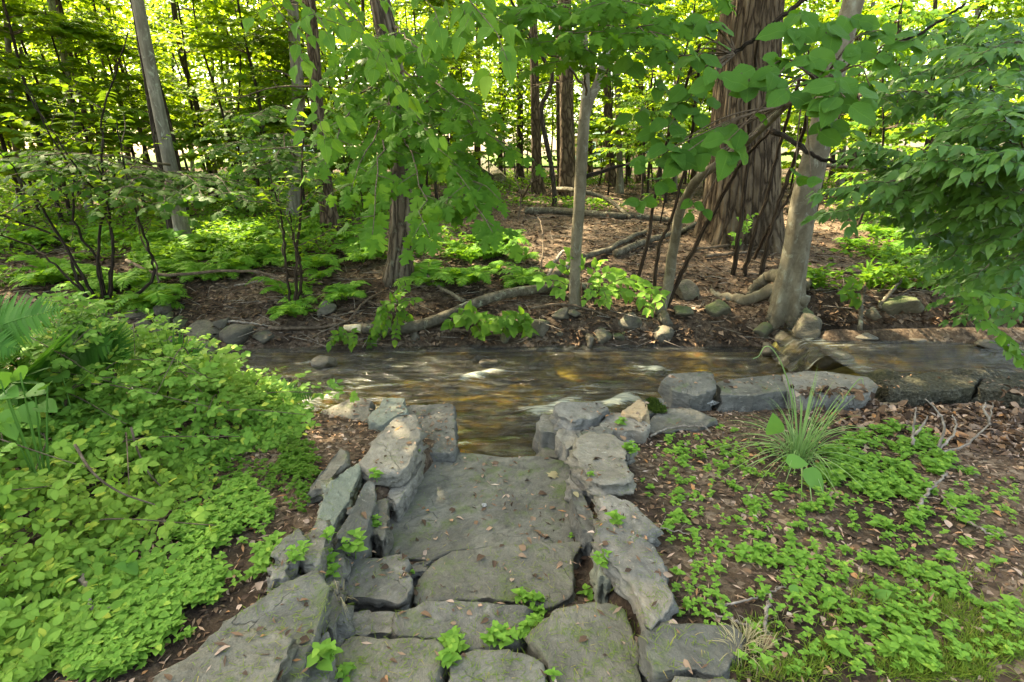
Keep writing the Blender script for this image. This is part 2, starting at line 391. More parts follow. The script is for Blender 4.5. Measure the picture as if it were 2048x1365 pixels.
    h = m.math('SUBTRACT', m.math('ADD', m.math('ADD', m.math('MULTIPLY', n2, .8), m.math('MULTIPLY', n3, .22)), m.math('MULTIPLY', n4, .6)), m.math('MULTIPLY', crk, .5))
    return m.done(m.bsdf(col, .35 if wet else .82, m.bump(h, .9, .022), .5 if wet else .25))
# ================================================================== materials of this place
M = {}
def build_materials():
    # ground: dark humus with litter colours
    m = NT('forest_floor'); v = m.coords('Object')
    n1 = m.noise(v, 1.2, 6, .6); n2 = m.noise(v, 22, 6, .75); n3 = m.noise(v, 90, 3, .7); vo = m.voro(v, 34, out='Color'); sepc = m.n('ShaderNodeSeparateColor'); m.link(vo, sepc.inputs[0])
    soil = m.ramp(n2, [(.3, (.012, .009, .007)), (.5, (.035, .025, .018)), (.72, (.075, .052, .034))])
    lit = m.ramp(sepc.outputs[0], [(0, (.045, .032, .022)), (.35, (.10, .068, .045)), (.7, (.16, .115, .08)), (1, (.24, .185, .135))])
    col = m.mix(m.math('MULTIPLY', m.math('SUBTRACT', m.math('ADD', n1, m.math('MULTIPLY', n3, .3)), .54), 4, True), soil, lit)
    h = m.math('ADD', m.math('MULTIPLY', n2, .6), m.math('MULTIPLY', sepc.outputs[1], .35))
    M['floor'] = m.done(m.bsdf(col, .95, m.bump(h, 1, .03), .1))
    # stream bed
    m = NT('stream_bed'); v = m.coords('Object'); dn = m.n('ShaderNodeTexNoise'); m.link(v, dn.inputs['Vector']); dn.inputs['Scale'].default_value = 5; dn.inputs['Detail'].default_value = 3; dva = m.n('ShaderNodeVectorMath', operation='MULTIPLY_ADD'); m.link(dn.outputs['Color'], dva.inputs[0]); dva.inputs[1].default_value = (.16, .16, .16); m.link(m.coords('Object', (.8, 1.5, 1), (0, 0, -.24)), dva.inputs[2]); dv = dva.outputs[0]; n1 = m.noise(v, 1.6, 5, .6); vo = m.voro(dv, 6.5, 'SMOOTH_F1', 'Color'); vd = m.voro(dv, 6.5); sc = m.n('ShaderNodeSeparateColor'); m.link(vo, sc.inputs[0])
    col = m.ramp(sc.outputs[0], [(0, (.10, .075, .025)), (.3, (.24, .19, .06)), (.6, (.36, .33, .10)), (.85, (.42, .25, .08)), (1, (.5, .47, .28))])
    col = m.mix(m.math('MULTIPLY', m.math('SUBTRACT', n1, .43), 5, True), col, (.05, .04, .014))
    M['bed'] = m.done(m.bsdf(col, .8, m.bump(vd, .8, .05), .2))
    # water: clear, brown-green, with ripples and torn white foam
    m = NT('water'); v = m.coords('Object', (1.6, 9, 1), (0, 0, math.radians(-14))); w1 = m.noise(v, 1.1, 5, .6, 1.4); w2 = m.noise(v, 4.5, 3, .6, .6)
    hgt = m.math('ADD', w1, m.math('MULTIPLY', w2, .3)); nb = m.bump(hgt, 1.0, .16)
    tr = m.n('ShaderNodeBsdfTransparent'); tr.inputs[0].default_value = (.66, .60, .34, 1)
    tcol = m.ramp(w1, [(.36, (.34, .29, .11)), (.62, (.82, .75, .44))]); m.link(tcol, tr.inputs[0])
    gl = m.n('ShaderNodeBsdfGlossy'); gl.inputs['Roughness'].default_value = .12; m.link(nb, gl.inputs['Normal'])
    fr = m.n('ShaderNodeFresnel'); fr.inputs['IOR'].default_value = 1.33; m.link(nb, fr.inputs['Normal'])
    s1 = m.n('ShaderNodeMixShader'); m.link(m.math('MULTIPLY', fr.outputs[0], 2.2, True), s1.inputs[0]); m.link(tr.outputs[0], s1.inputs[1]); m.link(gl.outputs[0], s1.inputs[2])
    at = m.n('ShaderNodeAttribute', attribute_name='foam'); streak = m.noise(m.coords('Object', (1.5, 12, 1), (0, 0, math.radians(-14))), 1.7, 6, .72, 1.6)
    thin = m.math('MULTIPLY', m.math('SUBTRACT', streak, .50), 3.0, True)
    fo = m.math('MULTIPLY', m.math('ADD', m.math('SUBTRACT', m.math('MULTIPLY', at.outputs['Fac'], .55), .86), m.math('MULTIPLY', streak, 1.25)), 2.6, True)
    fo = m.math('MULTIPLY', fo, m.math('MULTIPLY', at.outputs['Fac'], 4, True)); mask = m.noise(m.coords('Object', (.9, 1.8, 1)), 1.3, 3); thin = m.math('MULTIPLY', thin, m.math('MULTIPLY', m.math('SUBTRACT', mask, .36), 4, True)); fo = m.math('ADD', m.math('MULTIPLY', fo, .75), m.math('MULTIPLY', thin, .55), True)
    fb = m.bsdf((.50, .53, .43), .6, nb)
    s2 = m.n('ShaderNodeMixShader'); m.link(fo, s2.inputs[0]); m.link(s1.outputs[0], s2.inputs[1]); m.link(fb, s2.inputs[2])
    M['water'] = m.done(s2.outputs[0])
    M['slate'] = rock_mat('slate', (.068, .066, .056), (.122, .118, .10), (.20, .193, .165), (.15, .145, .12), moss=.35, lich=.4)
    M['slab'] = rock_mat('flagstone', (.06, .06, .05), (.106, .105, .088), (.172, .168, .14), (.13, .125, .10), moss=.5, lich=.22)
    M['schist'] = rock_mat('schist', (.092, .089, .078), (.158, .152, .132), (.255, .243, .208), (.27, .22, .15), moss=.15, lich=.45)
    M['tan'] = rock_mat('tan_stone', (.2, .15, .1), (.32, .24, .15), (.42, .34, .23), (.33, .22, .12), lich=.2)
    M['green_stone'] = rock_mat('greenish_stone', (.12, .135, .11), (.185, .20, .16), (.26, .275, .225), (.19, .2, .15), moss=.2, lich=.3)
    M['boulder'] = rock_mat('stream_boulder', (.045, .041, .031), (.088, .079, .059), (.155, .137, .10), (.14, .11, .07), moss=.45, lich=.3)
    M['moss_rock'] = rock_mat('mossy_boulder', (.05, .05, .035), (.09, .085, .06), (.14, .13, .09), (.08, .09, .04), moss=1.3, lich=.1)
    M['wet_rock'] = rock_mat('wet_boulder', (.03, .028, .02), (.07, .06, .04), (.12, .10, .06), (.1, .06, .03), moss=.2, lich=.1, wet=True)
    m = NT('mortar_rubble'); v = m.coords('Object'); n1 = m.noise(v, 5, 7, .7); n2 = m.noise(v, 45, 5, .75); vd = m.voro(v, 26); n3 = m.noise(v, 1.4, 3)
    col = m.ramp(n2, [(.36, (.022, .02, .014)), (.54, (.085, .08, .055)), (.7, (.25, .235, .18))])
    col = m.mix(m.math('MULTIPLY', m.math('SUBTRACT', n3, .42), 4, True), col, (.05, .052, .022))
    M['mortar'] = m.done(m.bsdf(col, .9, m.bump(m.math('ADD', m.math('MULTIPLY', vd, 1.0), n2), 1, .04), .2))
    m = NT('white_mortar'); v = m.coords('Object'); n2 = m.noise(v, 60, 5, .75)
    M['white_mortar'] = m.done(m.bsdf(m.ramp(n2, [(.4, (.18, .18, .17)), (.55, (.46, .46, .43)), (.7, (.66, .66, .62))]), .9, m.bump(n2, 1, .02), .2))
    # bark
    M['bark_grey'] = bark_mat('bark_grey', (.075, .07, .052), (.13, .12, .092), (.20, .188, .15), .12, 22, .6, .012, lichen=(.24, .26, .20))
    M['bark_dark'] = plate_bark('bark_dark', 12, 4, (.016, .012, .009), (.055, .043, .032), (.11, .088, .066))
    M['bark_brown'] = plate_bark('bark_brown', 14, 3.2, (.022, .015, .01), (.085, .061, .041), (.16, .12, .083))
    M['bark_flaky'] = plate_bark('bark_flaky', 13, 2.0, (.025, .019, .013), (.11, .088, .063), (.20, .17, .125), .05, (.15, .16, .115))
    M['bark_tulip'] = plate_bark('bark_tulip', 40, 1.9, (.02, .013, .008), (.092, .066, .042), (.172, .132, .088), .04)
    M['bark_beech'] = bark_mat('bark_beech', (.075, .063, .042), (.14, .122, .084), (.205, .188, .138), .6, 9, .5, .012, lichen=(.22, .225, .175), band=True)
    M['bark_pale'] = bark_mat('bark_pale', (.09, .078, .052), (.155, .135, .093), (.225, .202, .145), .5, 8, .45, .01, lichen=(.23, .23, .175), band=True)
    M['twig'] = bark_mat('twig_bark', (.045, .032, .022), (.10, .075, .052), (.17, .135, .10), .5, 30, .5, .01)
    M['dead_wood'] = bark_mat('dead_wood', (.09, .075, .06), (.19, .165, .135), (.30, .27, .23), .3, 25, .6, .01)
    M['log'] = bark_mat('log_bark', (.042, .036, .026), (.095, .084, .06), (.165, .15, .112), 1, 16, 1, .03, lichen=(.26, .28, .2))
    M['wood_cut'] = bark_mat('cut_wood', (.38, .29, .17), (.55, .44, .28), (.66, .56, .4), 1, 20, .3, .005)
    # foliage
    M['maple'] = leaf_mat('maple_leaf', (.022, .092, .014), (.036, .132, .018), (.095, .24, .034), (.17, .42, .025), .40, veins=None)
    M['maple_far'] = leaf_mat('canopy_leaf', (.03, .10, .018), (.055, .16, .022), (.12, .24, .03), (.32, .52, .03), .50)
    M['under'] = leaf_mat('understory_leaf', (.03, .10, .018), (.055, .155, .024), (.11, .24, .03), (.28, .50, .03), .50)
    M['dark_leaf'] = leaf_mat('dark_green_leaf', (.018, .072, .014), (.028, .102, .018), (.055, .15, .026), (.14, .36, .03), .40)  # deep green leaves of the layered sprays at the left
    M['broad'] = leaf_mat('broad_leaf', (.023, .095, .02), (.037, .135, .028), (.07, .205, .042), (.14, .38, .028), .34, veins=46)
    M['elm'] = leaf_mat('toothed_leaf', (.04, .15, .03), (.065, .20, .04), (.16, .34, .06), (.2, .46, .04), .38, veins=60)
    M['hedge'] = leaf_mat('pointed_leaf', (.03, .115, .028), (.05, .165, .042), (.10, .25, .07), (.14, .38, .04), .36, rough=.42, spec=.3)
    M['rose'] = leaf_mat('rose_leaf', (.058, .18, .035), (.105, .275, .06), (.30, .43, .085), (.22, .46, .04), .36)
    M['fern'] = leaf_mat('fern_leaf', (.045, .17, .028), (.075, .24, .036), (.15, .34, .05), (.2, .44, .03), .38)
    M['fern_near'] = leaf_mat('large_fern_leaf', (.022, .10, .024), (.038, .15, .032), (.07, .21, .045), (.11, .34, .03), .34)
    M['weed'] = leaf_mat('seedling_leaf', (.07, .205, .04), (.108, .285, .06), (.22, .41, .085), (.24, .50, .04), .34)
    M['low'] = leaf_mat('low_plant_leaf', (.03, .11, .02), (.05, .16, .026), (.11, .24, .04), (.2, .42, .03), .42)
    M['hosta'] = leaf_mat('hosta_leaf', (.05, .17, .045), (.075, .22, .06), (.15, .32, .08), (.16, .4, .04), .32, veins=None)
    M['blade'] = leaf_mat('grass_blade', (.085, .20, .085), (.15, .31, .14), (.28, .46, .28), (.14, .36, .09), .3)
    M['grass'] = leaf_mat('grass_short', (.05, .12, .02), (.09, .18, .032), (.26, .25, .11), (.2, .34, .06), .3)
    M['straw'] = leaf_mat('straw', (.17, .19, .14), (.24, .27, .2), (.32, .36, .29), (.2, .22, .12), .2)
    m = NT('dead_leaf'); r = m.n('ShaderNodeNewGeometry').outputs['Random Per Island']
    col = m.ramp(r, [(0, (.035, .022, .014)), (.28, (.075, .045, .028)), (.5, (.15, .088, .05)), (.7, (.22, .15, .10)), (.86, (.34, .25, .19)), (.95, (.33, .15, .05)), (1, (.45, .36, .30))])
    M['litter'] = m.done(m.bsdf(col, .8, None, .25))
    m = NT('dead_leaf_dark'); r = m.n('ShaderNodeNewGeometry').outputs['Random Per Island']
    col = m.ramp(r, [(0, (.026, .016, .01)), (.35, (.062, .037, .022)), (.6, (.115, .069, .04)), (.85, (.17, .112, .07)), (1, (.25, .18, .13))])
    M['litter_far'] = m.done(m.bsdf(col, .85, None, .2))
    m = NT('moss'); n = m.noise(m.coords('Object'), 60, 5, .7); M['moss'] = m.done(m.bsdf(m.ramp(n, [(.35, (.02, .04, .008)), (.6, (.08, .13, .02)), (.75, (.15, .2, .03))]), .95, m.bump(n, 1, .03), .1))
    m = NT('lawn'); v = m.coords('Object'); n = m.noise(v, 1.5, 6, .7); M['lawn'] = m.done(m.bsdf(m.ramp(n, [(.3, (.05, .10, .016)), (.7, (.10, .16, .03))]), .9, None, .1))
    def plain(k, c, rough=.5, **kw):
        m = NT(k); n = m.noise(m.coords('Object'), 12, 4); M[k] = m.done(m.bsdf(m.ramp(n, [(.3, tuple(x*.9 for x in c)), (.7, c)]), rough, None, .4))
    plain('white_paint', (.78, .79, .80)); plain('car_paint', (.62, .66, .72), .25); plain('tyre_rubber', (.02, .02, .02), .8); plain('dark_glass', (.03, .04, .05), .08)
    plain('house_brown', (.35, .2, .12), .8); plain('house_roof', (.13, .12, .13), .8); plain('lamp_red', (.3, .02, .02), .3); plain('rim_metal', (.4, .4, .42), .3); plain('asphalt', (.06, .06, .062), .9)
build_materials()
# ================================================================== ground, stream
def grid_mesh(name, xs, ys, zf, mat, attr=None):
    X, Y = np.meshgrid(xs, ys); Z = zf(X, Y); V = np.stack([X.ravel(), Y.ravel(), Z.ravel()], -1)
    nx, ny = len(xs), len(ys); i = np.arange(ny-1)[:, None]*nx; j = np.arange(nx-1)[None, :]
    Q = np.stack([i+j, i+j+1, i+nx+j+1, i+nx+j], -1).reshape(-1, 4)
    at = {k: f(X.ravel(), Y.ravel()) for k, f in attr.items()} if attr else None
    o = bpy.data.objects.new(name, raw_mesh(name, V, quads(Q), None, True, mat, at)); COL.objects.link(o); return o
def spaced(a, b, near, far, c0, c1):
    out = [c0]
    s = near
    while out[-1] < c1: out.append(out[-1]+near)
    x = out[-1]; s = near
    up = []
    while x < b: s = min(s*1.09, far); x += s; up.append(x)
    x = c0; s = near; dn = []
    while x > a: s = min(s*1.09, far); x -= s; dn.append(x)
    return np.array(dn[::-1]+out+up)
gx = spaced(-300, 300, .05, 12, -5.5, 6); gy = spaced(-40, 380, .05, 12, .3, 8.5)
ground = grid_mesh('ground', gx, gy, H, M['floor']); tag(ground, kind='structure')
# stream bed: a sheet of cobbles and silt just over the ground of the channel
bx = np.arange(-14, 12, .06); by = np.arange(3.0, 6.0, .06)
bed = grid_mesh('stream_bed', bx, by, lambda x, y: np.minimum(H(x, y)+.035+.05*vnoise(x, y, 6, 5), WATER_Z-.05+sstep(2.9, 3.4, x)*.28), M['bed']); tag(bed, kind='structure')
FOAM = [(960, 748, .30, .9), (940, 757, .16, .8), (1110, 808, .30, 1), (1085, 822, .25, .8), (1230, 800, .30, 1.2), (1262, 806, .2, 1), (1285, 735, .25, .8), (1320, 745, .2, .8), (690, 738, .22, .55), (620, 725, .3, .5), (560, 790, .6, .42), (640, 800, .3, .8), (610, 812, .25, .8), (480, 760, .7, .5), (420, 720, .5, .5), (740, 770, .4, .38), (1170, 770, .3, .5), (1000, 870, .3, .25), (920, 855, .3, .2), (860, 740, .35, .4), (1060, 735, .35, .35)]
FP = [(at_z(a, b, WATER_Z), s, k) for a, b, s, k in FOAM]
SA, CA = math.sin(math.radians(14)), math.cos(math.radians(14))
def foamf(x, y):
    f = np.zeros_like(x)
    for p, s, k in FP:
        dx = x-p[0]; dy = y-p[1]; u = dx*CA+dy*SA; v = -dx*SA+dy*CA
        f += k*np.exp(-((u/(s*1.25))**2+((v-.06*np.sin(u*9+s*40))/(s*.36))**2)*1.6)
    return np.clip(f, 0, 1.3)
def wave(x, y):
    u = x*CA+y*SA; v = -x*SA+y*CA
    w = .10*vnoise(u*2.2, v*1.4, 1, 14)
    h = vnoise(u*1.3, (v+w)*6, 1, 11)*.042+vnoise(u*3, (v+w)*13, 1, 12)*.024+vnoise(u*.8, v*2.2, 1, 13)*.035+vnoise(u*5.5, (v+w)*24, 1, 15)*.010
    return h*(.7+.6*sstep(.4, -2.5, x))+foamf(x, y)*.035
wx = np.concatenate([np.arange(-16, -5, .12), np.arange(-5, 3.25, .022)]); wy = np.arange(2.9, 6.25, .018)
water = grid_mesh('stream_water', wx, wy, lambda x, y: WATER_Z+wave(x, y), M['water'], {'foam': foamf}); tag(water, kind='structure')
px_ = np.arange(3.2, 16, .06); py_ = np.arange(4.1, 6.3, .04)
pool = grid_mesh('pool_water', px_, py_, lambda x, y: POOL_Z+wave(x*1.2, y)*.35, M['water'], {'foam': lambda x, y: .55*np.exp(-((x-3.35)/.16)**2)}); tag(pool, kind='structure')
cx = np.linspace(2.93, 3.22, 16); cy = np.arange(4.85, 5.5, .03)
casc = grid_mesh('cascade_water', cx, cy, lambda x, y: WATER_Z+.01+(POOL_Z-WATER_Z-.012)*sstep(2.93, 3.2, x+.10*vnoise(y, y*.3, 5, 4))+.02*vnoise(x*6, y*9, 1, 8), M['water'], {'foam': lambda x, y: .30+.5*vnoise(x*9, y*14, 1, 3)}); tag(casc, kind='structure')
lawn = grid_mesh('lawn', np.arange(-150, 151, 3.0), np.arange(47, 240, 3.0), lambda x, y: H(x, y)+.12, M['lawn']); tag(lawn, kind='structure')
# ================================================================== stones
def stone_mesh(poly, z, thick, mat, seed, name, label, cat='stone', group=None, rough=.012, bevel=.016, spread=.03, tilt=None, chaikin=1, topn=.016):
    r = np.random.default_rng(seed)
    zs = z if hasattr(z, '__len__') else [z]*len(poly)
    P = np.array([at_z(a, b, c) for (a, b), c in zip(poly, zs)])
    A = np.c_[P[:, :2], np.ones(len(P))]; co = np.linalg.lstsq(A, P[:, 2], rcond=None)[0]
    Q = P[:, :2]
    for _ in range(chaikin):
        N = np.roll(Q, -1, 0); Q = np.stack([Q*.93+N*.07, Q*.07+N*.93], 1).reshape(-1, 2)
    # resample
    C = np.concatenate([Q, Q[:1]]); L = np.concatenate([[0], np.cumsum(np.linalg.norm(np.diff(C, axis=0), axis=1))])
    n = int(np.clip(L[-1]/.022, 28, 110)); s = np.linspace(0, L[-1], n, endpoint=False)
    Q = np.stack([np.interp(s, L, C[:, 0]), np.interp(s, L, C[:, 1])], -1)
    c = Q.mean(0); D = Q-c; nd = unit(D)
    th = np.arctan2(D[:, 1], D[:, 0])
    def rn(k, f): return np.interp((s/L[-1]*f) % 1, np.linspace(0, 1, 24), np.r_[(v := r.normal(0, 1, 23)), v[0]])*k
    V = []; rings = []
    def ring(sc, dz, off):
        q = c+D*sc+nd*off[:, None]; zz = q[:, 0]*co[0]+q[:, 1]*co[1]+co[2]
        zz = zz+dz; rings.append(np.c_[q, zz])
    e = rn(rough*.5, 1)+r.normal(0, rough*.22, n)
    for sc in (.12, .3, .48, .65, .8, .91):
        ring(sc, vnoise((c+D*sc)[:, 0], (c+D*sc)[:, 1], 7, seed)*topn+vnoise((c+D*sc)[:, 0], (c+D*sc)[:, 1], 26, seed+1)*topn*.5, e*sc*0)
    eb = np.abs(rn(bevel*.5, 1))
    ring(.972, -eb*.25, e*.6); ring(.992, -eb*.6-bevel*.2, e); ring(1, -eb-bevel*.7, e)
    k = 7
    for i in range(1, k+1):
        f = i/k; ring(1+spread*f*.5, -bevel-(thick-bevel)*f+0*th, e+r.normal(0, rough*.55)+rn(rough*.8, 1)+r.normal(0, rough*.25, n))
    allr = np.stack(rings); nr = len(allr); V = allr.reshape(-1, 3)
    i = np.arange(nr-1)[:, None]*n; j = np.arange(n)[None, :]; j2 = (j+1) % n
    F = quads(np.stack([i+j, i+n+j, i+n+j2, i+j2], -1).reshape(-1, 4))
    kc = len(V); V = np.concatenate([V, [allr[0].mean(0), allr[-1].mean(0)]])
    F = np.concatenate([F, [[kc, q, (q+1) % n] for q in range(n)], [[kc+1, (nr-1)*n+(q+1) % n, (nr-1)*n+q] for q in range(n)]])
    a = Acc(); a.add(V, F); o = a.build(name, mat, loc=(c[0], c[1], float(V[:, 2].min())))
    tag(o, label, cat, group); return o
STONES = [
 # name, label, poly, z, thick, mat
 ('stepping_slab', 'largest flat dark slab, the landing where the path meets the water', [(845, 901), (915, 904), (1010, 913), (1075, 911), (1140, 925), (1160, 1000), (1175, 1090), (905, 1101), (860, 1122), (770, 1112), (765, 1050), (805, 965)], -.36, .25, 'slab'),
 ('stepping_slab', 'wide flat slab with a curved right edge, just before the big landing', [(905, 1100), (1000, 1091), (1165, 1083), (1145, 1120), (1150, 1185), (1100, 1220), (1060, 1206), (910, 1197), (820, 1210), (835, 1160), (870, 1122)], -.285, .16, 'slab'),
 ('stepping_slab', 'squarish blue-grey slab with a broken white front edge', [(692, 1122), (815, 1107), (822, 1190), (800, 1212), (760, 1198), (700, 1196), (682, 1160)], -.22, .16, 'slate'),
 ('stepping_slab', 'long low blue-grey slab in the middle of the steps, sprouts along its right end', [(788, 1228), (850, 1202), (930, 1200), (1058, 1211), (1057, 1265), (1030, 1290), (920, 1298), (870, 1275), (785, 1272)], -.165, .16, 'slate'),
 ('stepping_slab', 'large rounded mossy slab at the near right of the steps', [(1054, 1272), (1110, 1217), (1180, 1203), (1250, 1215), (1270, 1270), (1285, 1370), (1290, 1440), (1130, 1440), (1100, 1330)], -.115, .18, 'slab'),
 ('stepping_slab', 'grass-flecked slab at the near left of the steps with a pale ridge', [(670, 1300), (700, 1275), (870, 1278), (886, 1300), (870, 1365), (872, 1440), (690, 1440), (672, 1340)], -.1, .18, 'slab'),
 ('stepping_slab', 'brownish slab at the near middle of the steps between two larger slabs', [(900, 1320), (950, 1298), (1030, 1300), (1090, 1322), (1104, 1440), (890, 1440)], -.105, .18, 'slab'),
 ('stepping_slab', 'small brown slab with dead leaves below the broken-edged slab', [(688, 1222), (790, 1222), (786, 1266), (700, 1272), (680, 1250)], -.19, .12, 'schist'),
 ('stepping_slab', 'flat mossy slab set in the grass at the near right corner of the path', [(1295, 1265), (1330, 1245), (1470, 1250), (1487, 1290), (1450, 1342), (1300, 1345)], -.045, .14, 'slab'),
 ('stepping_slab', 'sliver of slab half buried in grass at the very front', [(1345, 1354), (1480, 1358), (1490, 1440), (1340, 1440)], -.03, .14, 'slab'),
 ('wedge_stone', 'small dark wedge of slate between the broken-edged slab and the curved slab', [(820, 1131), (858, 1122), (852, 1142), (825, 1148)], -.29, .08, 'slate'),
 # left wall
 ('wall_stone', 'dark blue-grey boulder at the stream end of the left wall', [(637, 826), (700, 790), (742, 806), (742, 842), (700, 872), (648, 862)], [-.36, -.26, -.3, -.33, -.36, -.4], .45, 'slate'),
 ('wall_stone', 'thin dark slice of slate under the dark boulder of the left wall', [(670, 857), (735, 845), (730, 864), (690, 876)], -.40, .15, 'slate'),
 ('wall_stone', 'rounded greenish stone between the dark boulder and the square block', [(740, 832), (768, 799), (808, 795), (813, 826), (790, 834), (760, 852), (738, 844)], -.27, .5, 'green_stone'),
 ('wall_block', 'large square-cut grey block standing in the water left of the gap', [(800, 810), (909, 808), (913, 890), (908, 905), (840, 907), (825, 860)], -.30, .55, 'slate'),
 ('wall_stone', 'pale rough capstone on top of the left wall beside the square block', [(718, 925), (745, 885), (790, 834), (830, 826), (846, 862), (838, 885), (815, 935), (780, 946), (740, 944)], -.13, .10, 'schist'),
 ('wall_stone', 'narrow stone under the pale capstone of the left wall', [(770, 996), (800, 945), (845, 888), (846, 925), (820, 970), (795, 1010)], -.24, .22, 'schist'),
 ('wall_stone', 'leaning slab with a pale ragged edge below the pale capstone', [(640, 1012), (668, 962), (716, 919), (722, 940), (692, 1015), (664, 1052), (632, 1050)], [-.03, -.06, -.10, -.14, -.12, -.08, -.03], .075, 'green_stone'),
 ('wall_stone', 'long dark slate rib on the outer left side of the wall', [(626, 966), (680, 898), (698, 906), (690, 926), (645, 976), (620, 984)], -.12, .09, 'slate'),
 ('wall_stone', 'big dark slab standing on edge with a pale vein, left of the landing', [(690, 1042), (733, 957), (750, 968), (753, 1010), (738, 1056), (712, 1088), (672, 1075)], [-.08, -.12, -.16, -.17, -.15, -.1, -.07], .13, 'slate'),
 ('wall_stone', 'small dark upright slate beside the landing with a sprout in front', [(752, 1000), (776, 996), (774, 1055), (764, 1085), (745, 1060)], -.22, .18, 'slate'),
 ('wall_stone', 'long grey slab of the left wall between two sprouting cracks', [(596, 1128), (610, 1085), (640, 1032), (662, 1050), (650, 1095), (640, 1128), (612, 1136)], -.02, .11, 'slate'),
 ('wall_stone', 'flat dark stone at the edge of the leafy bed left of the wall', [(542, 1100), (600, 1052), (612, 1088), (592, 1124), (560, 1134)], .0, .12, 'slate'),
 ('wall_stone', 'narrow stone with a yellow-green sprout line, left of the broken-edged slab', [(652, 1088), (690, 1058), (690, 1100), (682, 1172), (652, 1172)], -.13, .18, 'slate'),
 ('wall_stone', 'very large dark mossy slab of the left wall, sloping toward the near edge', [(560, 1168), (640, 1130), (658, 1158), (648, 1230), (628, 1268), (604, 1340), (590, 1440), (420, 1440), (395, 1300), (465, 1235)], .03, .11, 'slab'),
 ('wall_stone', 'pale-streaked slab lying on top of the very large slab at near left', [(478, 1262), (525, 1247), (592, 1271), (575, 1312), (552, 1365), (530, 1440), (250, 1440), (310, 1345), (420, 1292)], .085, .06, 'slab'),
 ('wall_stone', 'dark upright stone beside the very large slab and the small brown slab', [(645, 1172), (678, 1165), (684, 1222), (664, 1262), (640, 1248)], -.06, .2, 'slate'),
 ('wall_stone', 'dark lichened stone at the near edge with bright seedlings beside it', [(630, 1268), (658, 1256), (664, 1330), (648, 1440), (600, 1440), (612, 1340)], -.03, .18, 'slate'),
 ('wall_stone', 'small triangular grey stone at the tip of the very large slab', [(543, 1132), (575, 1126), (562, 1158), (540, 1162)], .01, .1, 'slate'),
 # right wall
 ('wall_stone', 'cracked grey corner stone of the right wall beside the water', [(1073, 846), (1085, 828), (1120, 830), (1130, 850), (1110, 870), (1080, 864)], -.27, .5, 'slate'),
 ('wall_stone', 'grey block under the cracked corner stone of the right wall', [(1076, 880), (1106, 868), (1130, 898), (1122, 917), (1078, 917)], -.40, .35, 'slate'),
 ('wall_stone', 'angular brownish capstone on the right wall nearest the stream', [(1108, 816), (1116, 805), (1200, 805), (1221, 820), (1182, 836), (1150, 844), (1116, 832)], -.17, .13, 'schist'),
 ('wall_stone', 'stone with a small ledge under the angular brownish capstone', [(1112, 866), (1130, 842), (1165, 856), (1160, 885), (1132, 898)], -.24, .3, 'schist'),
 ('wall_stone', 'pale sloping stone behind a bright sprout on the right wall', [(1196, 852), (1214, 826), (1262, 824), (1292, 846), (1295, 864), (1240, 864)], -.2, .45, 'schist'),
 ('wall_stone', 'small tan angular stone beside the green moss', [(1244, 822), (1280, 797), (1298, 812), (1286, 838), (1262, 832)], -.17, .4, 'tan'),
 ('wall_stone', 'flat grey filler stone behind the widest capstone of the right wall', [(1150, 868), (1200, 850), (1228, 864), (1204, 884), (1160, 888)], -.2, .2, 'slate'),
 ('wall_stone', 'widest grey capstone of the right wall with a thick pale front edge', [(1143, 908), (1155, 880), (1180, 862), (1222, 868), (1237, 880), (1257, 890), (1250, 910), (1256, 940), (1274, 952), (1262, 964), (1212, 972), (1186, 962), (1152, 922)], -.1, .085, 'schist'),
 ('wall_stone', 'pale stone wedged under the front of the widest capstone', [(1136, 940), (1150, 926), (1190, 962), (1200, 985), (1165, 985), (1140, 960)], -.2, .16, 'schist'),
 ('wall_stone', 'little pale stone behind the widest capstone at the soil edge', [(1230, 882), (1266, 878), (1270, 891), (1254, 912)], -.11, .1, 'schist'),
 ('wall_stone', 'light grey slab of the right wall between the widest capstone and the long slab', [(1192, 992), (1216, 986), (1272, 1010), (1312, 1053), (1300, 1066), (1256, 1066), (1215, 1038)], -.09, .085, 'schist'),
 ('wall_stone', 'long slab with a tan patch at the near end of the right wall', [(1188, 1052), (1216, 1045), (1292, 1075), (1332, 1120), (1346, 1200), (1322, 1246), (1298, 1256), (1268, 1180), (1208, 1110)], -.035, .085, 'schist'),
 ('wall_stone', 'tall dark stone face on the landing side of the right wall', [(1140, 975), (1165, 985), (1190, 1040), (1186, 1075), (1160, 1050)], -.2, .25, 'slate'),
 ('wall_stone', 'narrow stone under the light grey slab of the right wall', [(1188, 1035), (1215, 1040), (1240, 1075), (1212, 1085), (1190, 1060)], -.16, .25, 'slate'),
 ('wall_stone', 'lowest stone under the long tan-patched slab, beside a dark gap', [(1186, 1095), (1208, 1105), (1228, 1150), (1222, 1168), (1200, 1150)], -.15, .2, 'green_stone'),
 # stream wall to the right
 ('wall_boulder', 'large angular grey boulder with a diagonal crack at the corner of the stream wall', [(1322, 764), (1336, 744), (1400, 740), (1426, 750), (1434, 775), (1395, 790), (1350, 785)], [-.22, -.16, -.14, -.17, -.2, -.22, -.24], .6, 'slate'),
 ('wall_stone', 'low grey stone with moss in front of the cracked boulder', [(1268, 802), (1325, 795), (1335, 812), (1290, 832)], -.29, .5, 'slate'),
 ('wall_stone', 'wide low dark stone at the foot of the cracked boulder', [(1288, 852), (1318, 817), (1382, 815), (1436, 838), (1402, 860), (1300, 867)], -.3, .22, 'slate'),
 ('wall_stone', 'long flat-topped block of the stream wall behind the grass tuft', [(1434, 762), (1562, 748), (1574, 782), (1505, 792), (1440, 790)], -.24, .55, 'slate'),
 ('wall_stone', 'longest flat pale block of the stream wall, right of the grass tuft', [(1566, 746), (1650, 742), (1742, 754), (1758, 774), (1722, 792), (1600, 796), (1576, 786)], -.235, .55, 'schist'),
